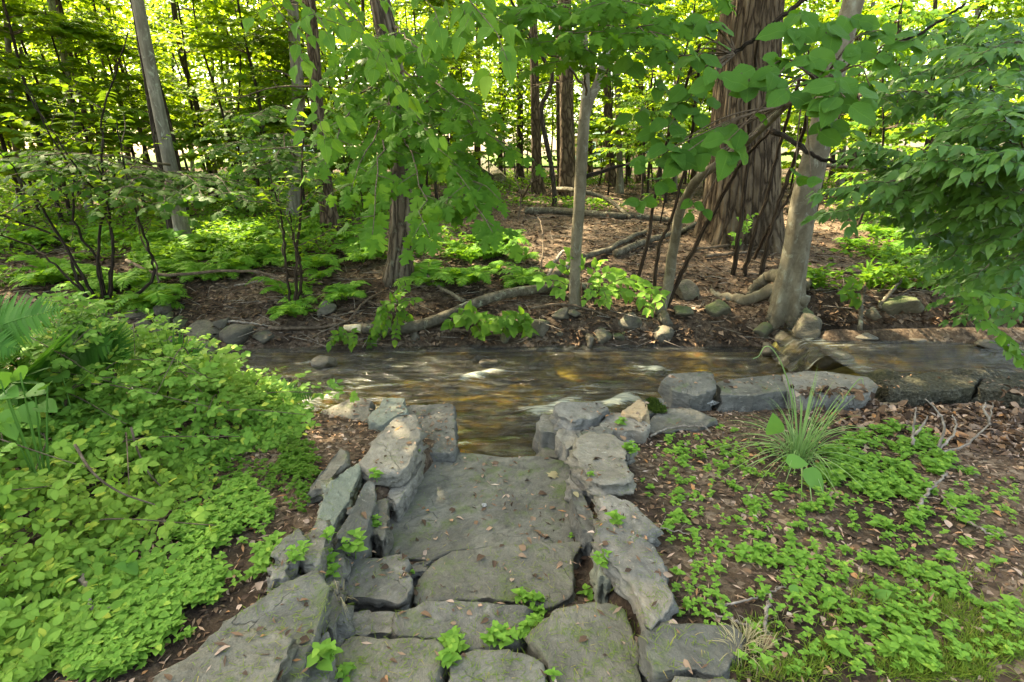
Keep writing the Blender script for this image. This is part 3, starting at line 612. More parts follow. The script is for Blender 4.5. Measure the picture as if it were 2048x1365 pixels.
 ('wall_stone', 'rough mortared ledge of the stream wall, right of the longest pale block', [(1768, 764), (1850, 744), (1962, 752), (1950, 774), (1850, 788), (1782, 782)], [-.25, -.23, -.23, -.25, -.27, -.26], .3, 'mortar'),
 ('wall_stone', 'rough mortared end of the stream wall at the right edge under the shrub', [(1968, 753), (2060, 760), (2170, 776), (2150, 802), (2040, 794), (1956, 776)], -.245, .3, 'mortar'),
 ('wall_stone', 'tan oblong stone lying against the foot of the stream wall', [(1726, 808), (1795, 802), (1806, 812), (1790, 822), (1732, 824)], -.36, .12, 'tan'),
 ('wall_stone', 'small grey stone below the tan oblong stone', [(1698, 832), (1724, 826), (1736, 838), (1712, 846)], -.4, .1, 'slate'),
 ('wall_stone', 'grey stone half buried right of the tan oblong stone', [(1768, 838), (1800, 824), (1822, 830), (1800, 842)], -.4, .1, 'slate'),
]
for k, (nm, lab, poly, z, th, mt) in enumerate(STONES):
    stone_mesh(poly, z, th, M[mt], 100+k, nm, lab, 'stepping stone' if nm == 'stepping_slab' else 'stone', 'flat slabs of the stone path' if nm == 'stepping_slab' else ('dry stones of the retaining walls' if nm.startswith('wall') else None), bevel=.007 if nm == 'stepping_slab' else .006, rough=.012 if nm == 'stepping_slab' else .020, topn=.010 if nm == 'stepping_slab' else .016)
def lumpy(acc, c, rad, seed, sub=3, amp=.24, flat=0.0, squash=None):
    import bmesh
    bm = bmesh.new(); bmesh.ops.create_icosphere(bm, subdivisions=sub, radius=1)
    V = np.array([v.co[:] for v in bm.verts]); F = np.array([[v.index for v in f.verts] for f in bm.faces]); bm.free()
    r = np.random.default_rng(seed); D = r.normal(0, 1, (12, 3)); D = unit(D)
    for d in D:   # facets
        k = r.uniform(.42, .88); s = V@d; V = V-np.maximum(s-k, 0)[:, None]*d[None]*.85
    n = np.array([mnoise.noise(Vector(v*1.7+seed)) for v in V])*amp+np.array([mnoise.noise(Vector(v*5+seed*2)) for v in V])*amp*.35
    V = V*(1+n)[:, None]
    acc.add(V*np.asarray(rad)+np.asarray(c), F)
def rock(px, py, w, h, mat, seed, label, name='stream_rock', group='rocks along the far bank', base=None, sink=.40, dy=1.0):
    g = ground_at(px, py) if base is None else at_z(px, py, base)
    k = depth_of(g)/FPX; rx = w*k*.55; rz = h*k*1.08/(2*(1-sink*.5)); ry = (rx+rz)*.5*dy+.02
    c = g+np.array([0, ry*.8, rz*(1-sink)])
    a = Acc(); lumpy(a, c, (rx, ry, rz), seed); o = a.build(name, mat, loc=(c[0], c[1], g[2]-.02)); tag(o, label, 'rock', group); return o
ROCKS = [
 (390, 714, 78, 36, 'boulder', 'smooth sunlit tan rock at the water edge', -.6), (408, 693, 88, 42, 'boulder', 'long tilted flat rock behind the smooth sunlit rock', None), (467, 700, 64, 54, 'boulder', 'rounded grey boulder right of the smooth sunlit rock', None),
 (443, 668, 33, 30, 'boulder', 'small round dark rock above the rounded grey boulder', None), (350, 678, 46, 40, 'moss_rock', 'pale green rounded rock in the left rock cluster', None), (322, 676, 42, 46, 'moss_rock', 'leaning mossy rock left of the pale green rounded rock', None),
 (278, 682, 56, 38, 'boulder', 'dark mossy boulder at the left end of the rock cluster', None), (270, 645, 52, 20, 'boulder', 'flat rock under the ferns at the left of the bank', None), (320, 640, 38, 28, 'boulder', 'brown boulder under fern fronds', None),
 (228, 695, 36, 28, 'boulder', 'dark rock half hidden behind the big fern', None), (315, 705, 66, 34, 'wet_rock', 'dark low rock at the water line behind the rose shrub', -.6), (525, 692, 44, 24, 'boulder', 'low dark rock right of the rounded grey boulder', None),
 (645, 642, 44, 30, 'boulder', 'grey stone with white spots among roots and sticks', None), (1080, 686, 46, 42, 'boulder', 'upright greenish boulder below the thin pale trunk', None), (1062, 690, 22, 30, 'boulder', 'small stone leaning on the upright greenish boulder', None),
 (1125, 648, 42, 26, 'boulder', 'grey stone in the bank left of the thin pale trunk', None), (1150, 640, 30, 18, 'boulder', 'flat little stone at the foot of the thin pale trunk', None), (1120, 678, 18, 12, 'boulder', 'tiny pale cobble on the bank beside the upright boulder', None), (1262, 664, 44, 34, 'boulder', 'rounded boulder in the middle of the far bank', None), (1325, 697, 52, 44, 'boulder', 'round boulder with a bright sunlit face above the water', None),
 (1332, 658, 36, 34, 'boulder', 'smaller boulder stacked behind the round sunlit boulder', None), (1375, 604, 58, 36, 'boulder', 'flat-topped boulder between the shrub stems and the beech', None), (1370, 640, 40, 26, 'moss_rock', 'dark boulder under the flat-topped boulder', None),
 (1612, 660, 62, 40, 'moss_rock', 'mossy boulder against the foot of the leaning beech', None), (1575, 697, 56, 32, 'boulder', 'greenish boulder below the mossy boulder near the water', None), (1628, 686, 66, 44, 'boulder', 'broad grey boulder right of the greenish boulder', None), (1592, 668, 34, 18, 'boulder', 'small flat stone wedged between the boulders under the beech', None),
 (1808, 648, 84, 54, 'moss_rock', 'large mossy boulder under the leafy shrub on the right bank', None), (1755, 650, 40, 30, 'boulder', 'rounded boulder left of the large mossy boulder', None), (1860, 694, 100, 16, 'wet_rock', 'long wet dark rock at the far edge of the pool', None), (1745, 690, 60, 16, 'wet_rock', 'low dark rock on the gravel bar beside the pool', None),
 (1242, 692, 34, 24, 'moss_rock', 'low mossy rock at the water edge mid-bank', None), (1208, 694, 34, 30, 'boulder', 'wedge-shaped rock at the water edge left of the mossy one', None), (1180, 700, 24, 26, 'wet_rock', 'small wet rock standing in the stream edge', None), (1008, 690, 42, 32, 'moss_rock', 'rounded mossy stump-like rock on the bank', None),
 (828, 690, 34, 28, 'wet_rock', 'dark wet rock below the fallen log', None), (1530, 690, 40, 36, 'moss_rock', 'steep mossy hummock below the beech roots', None), (1440, 640, 50, 30, 'moss_rock', 'low mossy hummock left of the beech roots', None),
 (1680, 752, 84, 44, 'wet_rock', 'dark brown rock forming the lip of the little weir', -.62), (1545, 716, 44, 22, 'wet_rock', 'low wet rock behind the bent grass stalk', -.62), (1600, 728, 50, 22, 'wet_rock', 'flat wet rock between the weir and the bank', -.62), (1648, 716, 36, 22, 'wet_rock', 'small wet rock at the top of the weir', -.60), (2010, 708, 80, 18, 'wet_rock', 'wet dark rock at the right end of the pool', -.4),
 (645, 742, 46, 22, 'wet_rock', 'flat dark rock breaking the rapids', -.66), (560, 775, 40, 14, 'wet_rock', 'barely covered rock in the rapids behind the fern', -.68), (985, 738, 50, 14, 'wet_rock', 'low rock in mid-stream with foam downstream', -.68),
]
for k, (a, b, w, h, mt, lab, bs) in enumerate(ROCKS): rock(a, b, w, h, M[mt], 300+k, lab, base=bs)
# mortared rubble wall at the right, sloping down to the soil
def mortar_wall():
    xs = np.linspace(3.0, 7.5, 120); ys = np.linspace(0, 1, 34)
    X, T = np.meshgrid(xs, ys)
    Y0 = 3.66+.03*(X-3)+.06*vnoise(X, X*0, 2.2, 4); Y1 = 4.34-.01*(X-3)
    Y = Y0+(Y1-Y0)*T
    Z = -.52+.27*sstep(0, .62, T)-.02*T+.10*vnoise(X*2.5, T*3, 1, 7)+.05*vnoise(X*7, T*9, 1, 8)-.25*sstep(.82, 1, T)+.03*vnoise(X*20, T*24, 1, 9)
    Z *= 1.0; Z = Z-.12*sstep(.42, .1, X-2.9)
    V = np.stack([X.ravel(), Y.ravel(), Z.ravel()], -1); nx = len(xs); i = np.arange(len(ys)-1)[:, None]*nx; j = np.arange(nx-1)[None]
    Q = np.stack([i+j, i+j+1, i+nx+j+1, i+nx+j], -1).reshape(-1, 4)
    top = V.copy(); bot = V.copy(); bot[:, 2] = -1.0
    a = Acc(); a.add(V, quads(Q)); o = a.build('rubble_wall', M['mortar'], loc=(4.6, 4.1, -.6))
    tag(o, 'rough mortared rubble wall sloping down from the pool to the leaf litter', 'wall')
mortar_wall()
def moss_pad(px, py, w, z, label, seed):
    p = at_z(px, py, z); k = depth_of(p)/FPX; a = Acc(); lumpy(a, p+[0, 0, .0], (w*k*.5, w*k*.55, .025), seed, 4, .3)
    r = np.random.default_rng(seed); n = 500; ang = r.uniform(0, 2*PI, n); rad = np.sqrt(r.uniform(0, 1, n))
    pos = np.stack([p[0]+np.cos(ang)*rad*w*k*.5, p[1]+np.sin(ang)*rad*w*k*.55, p[2]+.02*(1-rad**2)], -1)
    place(a, diamond(.2), pos, r.normal(0, .5, (n, 3))+[0, 0, 1], r.normal(0, 1, (n, 3)), r.uniform(.012, .03, n))
    o = a.build('moss_patch', M['moss'], loc=p); tag(o, label, 'moss')
moss_pad(1312, 818, 40, -.285, 'bright green moss cushion on the low stone of the right wall', 5)
moss_pad(1305, 806, 26, -.28, 'smaller moss cushion behind the bright green one on the low stone', 6)

def mortar_pad(px, py, w, z, label, seed):
    p = at_z(px, py, z); k = depth_of(p)/FPX; a = Acc(); lumpy(a, p, (w*k*.5, .05, .035), seed, 4, .35); o = a.build('mortar_patch', M['white_mortar'], loc=p); tag(o, label, 'mortar')
mortar_pad(1402, 806, 62, -.345, 'white mortar smeared along the foot of the cracked boulder', 7)
mortar_pad(1668, 806, 90, -.375, 'pale mortar below the longest flat block, left of the tan oblong stone', 8)
# ================================================================== trees
T_MAPLE = maple_leaf(); T_LOBE = lobed_small(); T_DIA = diamond(.3); T_DIAW = diamond(.38, .15)
T_OVAL = strip_leaf([(i/18, (0.004 if i in (0, 18) else .39*math.sin(PI*(i/18)**.80)**.72*(1.07 if i % 2 else .97))) for i in range(19)], sag=.16, fold=.09, pet=.10)
T_ELM = ovate(.30, 10, .60, .08, sag=.16, fold=.16, pet=.05)
T_POINT = ovate(.27, 6, .58, sag=.22, fold=.13, pet=.04)
T_LEAFLET = ovate(.30, 5, .75, sag=.10, fold=.10)
T_SEED = ovate(.34, 6, .62, .06, sag=.10, fold=.14)
V_MAPLE = variants(T_MAPLE, 1); V_ELM = variants(T_ELM, 2, 4, .3); V_OVAL = variants(T_OVAL, 3, 5, .3); V_POINT = variants(T_POINT, 4); V_LEAFLET = variants(T_LEAFLET, 5, 4, .2); V_SEED = variants(T_SEED, 6)
R0 = np.random.default_rng(11)
def crown_proto(seed, nclu, per, rad, size, flat=.35):
    r = np.random.default_rng(seed); a = Acc()
    lob = unit(r.normal(0, 1, (7, 3)))*r.uniform(.35, .75, (7, 1))*rad; lr = r.uniform(.42, .62, 7)*np.max(rad)
    C = []
    while len(C) < nclu:
        k = r.integers(7); d = unit(r.normal(0, 1, 3)); q = lob[k]+d*lr[k]*r.uniform(.35, 1)**.5*np.array([1, 1, .7]); C.append(q)
    C = np.array(C); P = np.repeat(C, per, 0); n = len(P)
    P = P+r.normal(0, 1, (n, 3))*np.array([.32, .32, .10])
    d = r.normal(0, 1, (n, 3))*[1, 1, .35]+[0, 0, -.2]; nn = np.array([0, 0, 1.])+r.normal(0, flat, (n, 3))
    place(a, T_DIAW, P, d, nn, r.uniform(.6, 1.2, n)*size)
    return a
CROWNS = []
for k, (nc, rad, sz) in enumerate([(150, (3.6, 3.6, 2.6), .17), (140, (3.2, 3.2, 2.8), .17), (115, (2.6, 2.6, 2.0), .16)]):
    a = crown_proto(40+k, nc, 42, np.array(rad), sz); V = np.concatenate(a.V); F = np.concatenate(a.F); CROWNS.append(raw_mesh('crown', V, F, np.concatenate(a.U), True, M['maple_far']))
def add_crown(root, c, k, s=1.0, rz=0.0):
    o = bpy.data.objects.new('crown', CROWNS[k]); COL.objects.link(o); o.parent = root
    o.location = [float(a-b) for a, b in zip(c, root.location)]; o.scale = (s, s, s); o.rotation_euler = (0, 0, rz); return o
def trunk_pts(path, Y=None, ext=6.0, lean=None):
    """path: (px,py,width px) from the base upward"""
    b = ground_at(path[0][0], path[0][1]) if Y is None else None
    Y0 = b[1] if Y is None else Y
    P = []; Rr = []
    for i, (x, y, w) in enumerate(path):
        p = at_y(x, y, Y0)
        P.append(p); Rr.append(w*.5*depth_of(p)/FPX/math.hypot(1, (x-1024)/FPX))
    if Y is not None or True:
        g = P[0].copy(); hz = float(H(P[0][0], P[0][1]))
        if P[0][2] > hz+.02: P.insert(0, np.array([P[0][0]+(P[0][0]-P[1][0])*.05, P[0][1], hz])); Rr.insert(0, Rr[0]*1.05)
    base = P[0].copy()
    P.insert(0, base-[0, 0, .25]); Rr.insert(0, Rr[0]*1.15)
    if ext:
        d = unit(P[-1]-P[-2]); P.append(P[-1]+d*ext*.5); Rr.append(Rr[-1]*.8); P.append(P[-1]+d*ext*.5+[0, 0, .3]); Rr.append(Rr[-1]*.45)
    return np.array(P), np.array(Rr), base
def smooth_path(P, R, n):
    L = np.concatenate([[0], np.cumsum(np.linalg.norm(np.diff(P, axis=0), axis=1))]); s = np.linspace(0, L[-1], n)
    Cc = curve(P, 400); LL = np.concatenate([[0], np.cumsum(np.linalg.norm(np.diff(Cc, axis=0), axis=1))]); LL *= L[-1]/LL[-1]
    return np.stack([np.interp(s, LL, Cc[:, i]) for i in range(3)], -1), np.interp(s, L, R)
def make_tree(name, label, path, bark, Y=None, ext=6, sides=14, n=40, flare=.35, rough=.05, crown=None, group=None, cat='tree', shape=None, seed=0):
    P, Rr, base = trunk_pts(path, Y, ext); root = empty(name, base, label, cat, group)
    C, Q = smooth_path(P, Rr, n); r = np.random.default_rng(seed+int(base[0]*100)%1000)
    hgt = C[:, 2]-base[2]; Q = Q*(1+flare*np.exp(-np.clip(hgt, 0, 9)/(Q[0]*1.6+.05)))
    kn = r.normal(0, .10, (9, 2)); kn[0] = 0; kn[-1] = 0; kn[1:4] *= .4
    C[:, :2] += np.stack([np.interp(np.linspace(0, 8, n), np.arange(9), kn[:, q]) for q in (0, 1)], -1)*Q[:, None]
    s0 = r.uniform(0, 99)
    def sh(t, a, p):
        x = np.cos(a)*1.4; y = np.sin(a)*1.4; z = p[:, 2:3]*1.3
        k = 1+rough*(vnoise(x*1.3+s0, y*1.3+z, 1, 3)*2+vnoise(x*3+s0, y*3+z*2, 1, 4))
        fl = np.exp(-np.clip(p[:, 2:3]-base[2], 0, 9)/(Q[0]*1.3+.04))
        return k*(1+fl*.18*np.cos(a*4+s0)+fl*.12*np.cos(a*7+2*s0))
    ac = Acc(); tube(ac, C, Q, sides, shape=shape or sh); ac.build('trunk', bark, root)
    if crown:
        for k, s, dz in crown: add_crown(root, C[-1]+np.array([0, 0, dz]), k, s, r.uniform(0, 6))
    return root, C, Q
TREES = {}
def tr(key, *a, **k): TREES[key] = make_tree(*a, **k)
tr('lean', 'grey_tree', 'straight leaning grey trunk rising from the ferns on the far left bank', [(374, 494, 33), (360, 440, 31), (346, 360, 30), (326, 260, 29), (300, 130, 28), (275, 0, 27)], M['bark_grey'], sides=18, n=60, ext=6)
tr('behind', 'dark_tree', 'dark trunk close behind the straight leaning grey trunk', [(356, 500, 18), (340, 455, 15), (331, 400, 13)], M['bark_dark'], Y=9.6, ext=5, n=24)
tr('thinlean', 'dark_sapling_tree', 'thin dark stem running up just right of the straight leaning grey trunk', [(366, 380, 8), (352, 300, 8), (338, 240, 8), (325, 190, 7), (300, 100, 7)], M['bark_dark'], Y=12, ext=4, n=30, sides=8)
tr('twinA', 'pale_twin_tree', 'pale grey twin trunk, the stouter stem of the pair at the far left', [(176, 400, 18), (168, 330, 18), (150, 240, 17), (138, 180, 17), (128, 110, 17), (100, 0, 16)], M['bark_grey'], Y=13, ext=6, n=40, crown=[(0, 1.0, .5)])
tr('twinB', 'pale_twin_tree', 'slimmer second stem leaning behind the pale twin trunk at the far left', [(205, 390, 15), (190, 320, 14), (172, 240, 13), (150, 150, 13), (112, 0, 12)], M['bark_brown'], Y=13.8, ext=6, n=40)
tr('darkthin', 'dark_tree', 'slender dark trunk bending up to the right of the grey leaning one', [(410, 290, 11), (402, 250, 11), (385, 180, 12), (362, 110, 12), (345, 0, 11)], M['bark_dark'], Y=15, ext=6, n=40)
tr('pairA', 'dark_tree', 'left one of the two dark trunks standing side by side left of the flaky maple', [(588, 420, 30), (590, 340, 28), (597, 250, 26), (596, 170, 25), (590, 100, 24), (585, 0, 23)], M['bark_grey'], Y=11.5, ext=6, n=50)
tr('pairB', 'brown_tree', 'right one of the two dark trunks, reddish brown, rising from the ferns', [(662, 464, 33), (652, 380, 28), (643, 300, 27), (634, 200, 26), (628, 100, 26), (620, 0, 24)], M['bark_brown'], ext=6, n=50, sides=18, crown=[(1, 1.1, 0)])
tr('maple', 'flaky_maple_tree', 'stout mid-bank trunk with flaky grey bark behind hanging lobed leaves', [(797, 562, 50), (800, 500, 45), (803, 380, 43), (797, 250, 42), (783, 120, 42), (760, 0, 42)], M['bark_flaky'], sides=40, n=110, ext=6, flare=.3, rough=.09)
tr('c1', 'brown_tree', 'slim brown trunk left of the forked pale trunk, standing in sunlit leaf litter', [(1075, 386, 21), (1073, 330, 20), (1072, 270, 19), (1070, 180, 18), (1066, 60, 17)], M['bark_brown'], ext=6, n=36)
tr('c2', 'brown_tree', 'thick dark brown trunk directly behind the forked pale trunk', [(1138, 398, 34), (1136, 340, 31), (1135, 270, 29), (1133, 160, 28), (1131, 30, 27)], M['bark_brown'], ext=7, n=40, sides=18)
tr('c2b', 'brown_tree', 'reddish trunk hidden behind the thick dark brown one', [(1121, 372, 12), (1119, 300, 12), (1118, 200, 12), (1117, 80, 11)], M['bark_brown'], Y=21, ext=6, n=30)
tr('bent', 'bent_sapling_tree', 'thin stem with an S-bend between the slim brown trunk and the thick dark one', [(1109, 390, 9), (1104, 340, 9), (1094, 290, 10), (1085, 245, 10), (1083, 210, 10), (1095, 190, 9), (1105, 150, 8), (1088, 120, 7)], M['bark_dark'], Y=14, ext=2.5, n=50, sides=8)
tr('pale', 'forked_pale_tree', 'slim pale smooth trunk forking into two, standing at the water edge by the fallen log', [(1149, 614, 21), (1150, 560, 21), (1152, 500, 22), (1158, 420, 23), (1163, 330, 24), (1168, 250, 23), (1172, 205, 22), (1173, 160, 13), (1171, 110, 12), (1166, 0, 11)], M['bark_pale'], sides=24, n=110, ext=5, flare=.2, rough=.04, crown=[(2, 1.1, 1)])
tr('d1', 'brown_tree', 'brown trunk right of the forked pale trunk with sunlit brush at its foot', [(1223, 372, 20), (1220, 320, 18), (1217, 260, 17), (1215, 180, 16), (1213, 40, 15)], M['bark_brown'], ext=6, n=36)
tr('d2', 'brown_tree', 'greyer trunk standing just behind the brown one right of the forked pale trunk', [(1240, 366, 13), (1238, 300, 12), (1236, 200, 12), (1234, 60, 11)], M['bark_grey'], Y=19, ext=6, n=30)
tr('d3', 'brown_tree', 'thin far trunk beyond the greyer one, base hidden by brush', [(1256, 340, 10), (1254, 280, 10), (1252, 180, 9)], M['bark_dark'], Y=27, ext=7, n=24)
tr('d4', 'brown_tree', 'broad far brown trunk left of the big-leaved shrub', [(1281, 345, 18), (1280, 280, 18), (1279, 180, 17), (1278, 60, 16)], M['bark_brown'], Y=25, ext=7, n=24, crown=[(0, 1, 1)])
def tulip_shape(t, a, p):
    z = p[:, 2:3]; w = .30*np.sin(z*1.1+a*2)+.18*np.sin(z*2.7-a*5+1)+.10*np.sin(z*6.1+a*9)
    rid = np.abs(np.sin(a*31+w*2.6))**.6; rid2 = np.abs(np.sin(a*47-w*3.4+.7))**.7
    br = 1.3*(vnoise(np.cos(a)*15+50, np.sin(a)*15+z*3.2, 1, 9)+.45)
    fl = np.exp(-np.clip(z-.1, 0, 9)/.55)
    return 1+.036*rid*(.45+.6*br)+.014*rid2-.03+fl*.20*np.maximum(0, np.cos(a*5+1))
tr('tulip', 'big_furrowed_tree', 'huge trunk with deeply furrowed bark behind the stems on the right', [(1478, 476, 160), (1480, 400, 144), (1484, 300, 139), (1490, 180, 133), (1498, 60, 129), (1505, 0, 127)], M['bark_tulip'], sides=420, n=260, ext=6, flare=.10, shape=tulip_shape, crown=[(1, 1.3, 2)])
tr('beech', 'leaning_beech_tree', 'smooth pale beech leaning right with spreading roots over the bank', [(1573, 612, 62), (1580, 560, 58), (1592, 500, 55), (1606, 420, 56), (1622, 350, 56), (1642, 270, 55), (1660, 180, 52), (1685, 80, 50), (1708, 0, 48)], M['bark_beech'], sides=44, n=120, ext=5, flare=.22, rough=.07, crown=[(1, 1.1, 1)])
tr('r1', 'pale_far_tree', 'far sunlit trunk seen just right of the leaning beech', [(1706, 352, 17), (1708, 300, 17), (1712, 200, 17), (1716, 60, 16)], M['bark_brown'], Y=17, ext=6, n=30, crown=[(2, 1, 1)])
tr('r2', 'pale_far_tree', 'paler far trunk between the leaning beech and the sunlit trunk', [(1684, 345, 14), (1686, 280, 14), (1690, 160, 13)], M['bark_grey'], Y=20, ext=7, n=30)
MARKS = [(-400, 'left edge'), (150, 'twin trunks'), (325, 'grey leaning trunk'), (395, 'bending dark trunk'), (615, 'pair of dark trunks'), (797, 'flaky maple'), (1072, 'slim brown trunk'), (1165, 'forked pale trunk'), (1280, 'broad far trunk'), (1485, 'furrowed trunk'), (1645, 'leaning beech'), (2500, 'right edge')]
def between(x):
    k = max(i for i in range(len(MARKS)-1) if MARKS[i][0] <= x)
    return f'between {MARKS[k][1]} and {MARKS[k+1][1]}'
ORD = ['nearest', 'second nearest', 'third nearest', 'fourth nearest', 'fifth nearest', 'sixth nearest', 'seventh nearest', 'eighth nearest', 'ninth nearest']
def ranked(items):
    """items: (what, px, Y) -> labels told apart by the trunks they stand between and by how near they are"""
    g = {}
    for i, (w, x, Y) in enumerate(items): g.setdefault((w, between(x)), []).append((Y, i))
    out = [None]*len(items)
    for (w, b), L in g.items():
        L.sort()
        for q, (Y, i) in enumerate(L): out[i] = f'{w} {b}' if len(L) == 1 else f'{ORD[q]} {w} {b}'
    return out
# more trunks in the wood, each where the picture shows one
WOOD = [(40, 408, 17, 11.6, 'grey', (32, 300), 'short-looking grey trunk above the big fern at the far left edge'), (62, 170, 10, 16, 'dark', (30, 60), None), (265, 372, 13, 18, 'brown', (245, 230), 'brown trunk between the pale twin trunks and the grey leaning one'), (243, 345, 9, 17, 'dark', (222, 220), None), (312, 375, 10, 16, 'dark', (262, 200), 'slanting dark stem left of the grey leaning trunk'), (428, 330, 10, 22, 'brown', (425, 160), None), (455, 290, 7, 26, 'dark', (440, 120), None), (470, 300, 8, 24, 'dark', (452, 100), 'dark thin trunk a hand-width right of the bending one'), (505, 330, 7, 20, 'dark', (497, 60), None), (540, 300, 8, 28, 'grey', (533, 160), 'pale thin trunk in front of the white house'), (555, 395, 8, 13, 'dark', (566, 240), 'leaning thin stem left of the two dark trunks'), (700, 330, 10, 24, 'brown', (690, 90), None), (735, 360, 9, 17, 'brown', (728, 100), 'thin stem between the reddish trunk and the flaky maple'), (862, 340, 8, 25, 'grey', (868, 60), None), (905, 350, 10, 22, 'brown', (902, 40), None), (955, 345, 12, 26, 'brown', (956, 70), 'trunk in the brown thicket right of the flaky maple'), (1000, 350, 11, 27, 'dark', (1002, 120), None), (1040, 352, 14, 25, 'dark', (1040, 150), 'dark trunk left of the slim brown one in the clearing'), (1320, 350, 9, 26, 'brown', (1322, 120), None), (1350, 360, 10, 20, 'grey', (1352, 160), 'greenish trunk among the big oval leaves'), (1388, 350, 12, 24, 'brown', (1390, 60), 'trunk just left of the huge furrowed one'), (1740, 350, 12, 22, 'grey', (1744, 120), None), (1790, 360, 10, 19, 'brown', (1798, 100), None), (1860, 350, 12, 23, 'brown', (1868, 80), None), (1940, 355, 12, 20, 'grey', (1952, 90), None), (10, 330, 12, 24, 'brown', (0, 80), None), (130, 345, 10, 24, 'dark', (110, 90), None), (200, 335, 9, 28, 'brown', (185, 100), None), (290, 335, 9, 30, 'brown', (282, 100), None), (385, 335, 9, 30, 'grey', (375, 90), None), (600, 335, 10, 30, 'brown', (598, 90), None), (660, 340, 9, 32, 'grey', (658, 90), None), (790, 340, 10, 34, 'brown', (792, 90), None), (1180, 345, 11, 30, 'brown', (1182, 90), None), (1300, 338, 9, 36, 'dark', (1302, 90), None), (1620, 345, 10, 28, 'brown', (1626, 90), None), (1665, 345, 12, 26, 'dark', (1672, 90), None)]
WL = ranked([({'dark': 'thin dark', 'brown': 'thin brown', 'grey': 'thin grey'}[q[4]]+' trunk far back', q[0], q[3]) for q in WOOD])
for k, (x, y, w, Y, b, (x2, y2), lab) in enumerate(WOOD):
    root, C, Q = make_tree('wood_tree', lab or WL[k], [(x, y, w), ((x*2+x2)/3, (2*y+y2)/3, w*.95), (x2, y2, w*.85)], M['bark_'+b], Y=Y, ext=8, n=20, sides=8, group='trunks far back in the wood')
    if k % 4 == 0 and Y > 15 and x > 500: add_crown(root, C[-1]+np.array([0, 0, 1.0]), k % 3, 1.0, k)
# fork and limb of the pale tree
def limb(key, pts_px, w0, w1, bark, Ys=None, name='branch', n=24, sides=8):
    root, C, Q = TREES[key]; Y0 = root.location[1]
    P = [at_y(x, y, (Ys[i] if Ys else Y0)) for i, (x, y) in enumerate(pts_px)]
    k = depth_of(P[0])/FPX*.5
    a = Acc(); tube(a, curve(P, n), np.linspace(w0*k, w1*k, n), sides); return a.build(name, bark, root)
limb('pale', [(1166, 245), (1180, 200), (1196, 165), (1206, 130), (1222, 70), (1245, 20), (1264, -20), (1290, -80)], 20, 9, M['bark_pale'])
limb('pale', [(1158, 362), (1176, 352), (1200, 345), (1228, 335), (1250, 330)], 11, 5, M['bark_dark'])
limb('pale', [(1250, 330), (1262, 326), (1275, 318)], 5, 2, M['twig'])
limb('beech', [(1640, 290), (1610, 300), (1570, 275), (1540, 265), (1520, 240)], 9, 4, M['twig'])
limb('beech', [(1648, 330), (1700, 335), (1740, 340), (1790, 355)], 8, 3, M['twig'])
limb('beech', [(1640, 250), (1690, 200), (1760, 190), (1830, 215), (1900, 225)], 9, 3, M['twig'], Ys=[6.7, 6.3, 5.8, 5.4, 5.2])
limb('maple', [(800, 285), (740, 285), (640, 290), (520, 300)], 7, 2, M['twig'])
# dead side twigs of the trunks in the middle of the wood
for key, k in (('c2', 9), ('c1', 6), ('pairA', 10), ('pairB', 8), ('d1', 6), ('darkthin', 8), ('c2b', 5)):
    root, C, Q = TREES[key]; r = np.random.default_rng(hash(key) % 7 + k)
    a = Acc()
    for i in range(k):
        j = r.integers(len(C)//5, int(len(C)*.75)); p = C[j]; an = r.uniform(0, 2*PI); L = r.uniform(.8, 2.0)
        q = p+np.array([math.cos(an)*L, math.sin(an)*L*.5, r.uniform(-.25, .3)]); m_ = (p+q)/2+[0, 0, .1]
        P = curve([p, m_, q], 8); tube(a, P, np.linspace(.022, .005, 8), 5)
        for z in range(4):
            s = P[r.integers(2, 7)]; e = s+jit(r, .28)*[1, 1, .4]; tube(a, [s, (s+e)/2+jit(r, .02), e], [.009, .006, .003], 4)
    a.build('dead_twigs', M['twig'], root)
# roots of the beech
root, C, Q = TREES['beech']
def root_tube(pts, w0, w1):
    P = [ground_at(x, y)+[0, 0, dz] for x, y, dz in pts]; k = depth_of(P[0])/FPX*.5; a = Acc(); Cc = curve(P, 24); r = np.random.default_rng(int(w0*7))
    Cc += r.normal(0, .010, Cc.shape); Cc[:, 2] -= .055*np.linspace(.3, 1, 24); tube(a, Cc, np.linspace(w0*k, w1*k*.7, 24)*(1+.16*np.sin(np.linspace(0, 9, 24)+w0)), 12, r, .09); a.build('root', M['bark_beech'], root)
root_tube([(1572, 600, .18), (1540, 600, .14), (1500, 606, .08), (1465, 600, .05), (1430, 588, .04), (1420, 570, .03)], 34, 16)
root_tube([(1560, 590, .25), (1530, 575, .16), (1508, 582, .06), (1490, 590, .0)], 34, 14)
root_tube([(1560, 620, .12), (1545, 640, .02), (1530, 650, -.02)], 36, 16)
root_tube([(1590, 620, .14), (1588, 640, .06), (1580, 655, -.02)], 40, 20)
root_tube([(1600, 590, .12), (1615, 570, .10), (1640, 552, .05), (1650, 545, .02)], 24, 12)
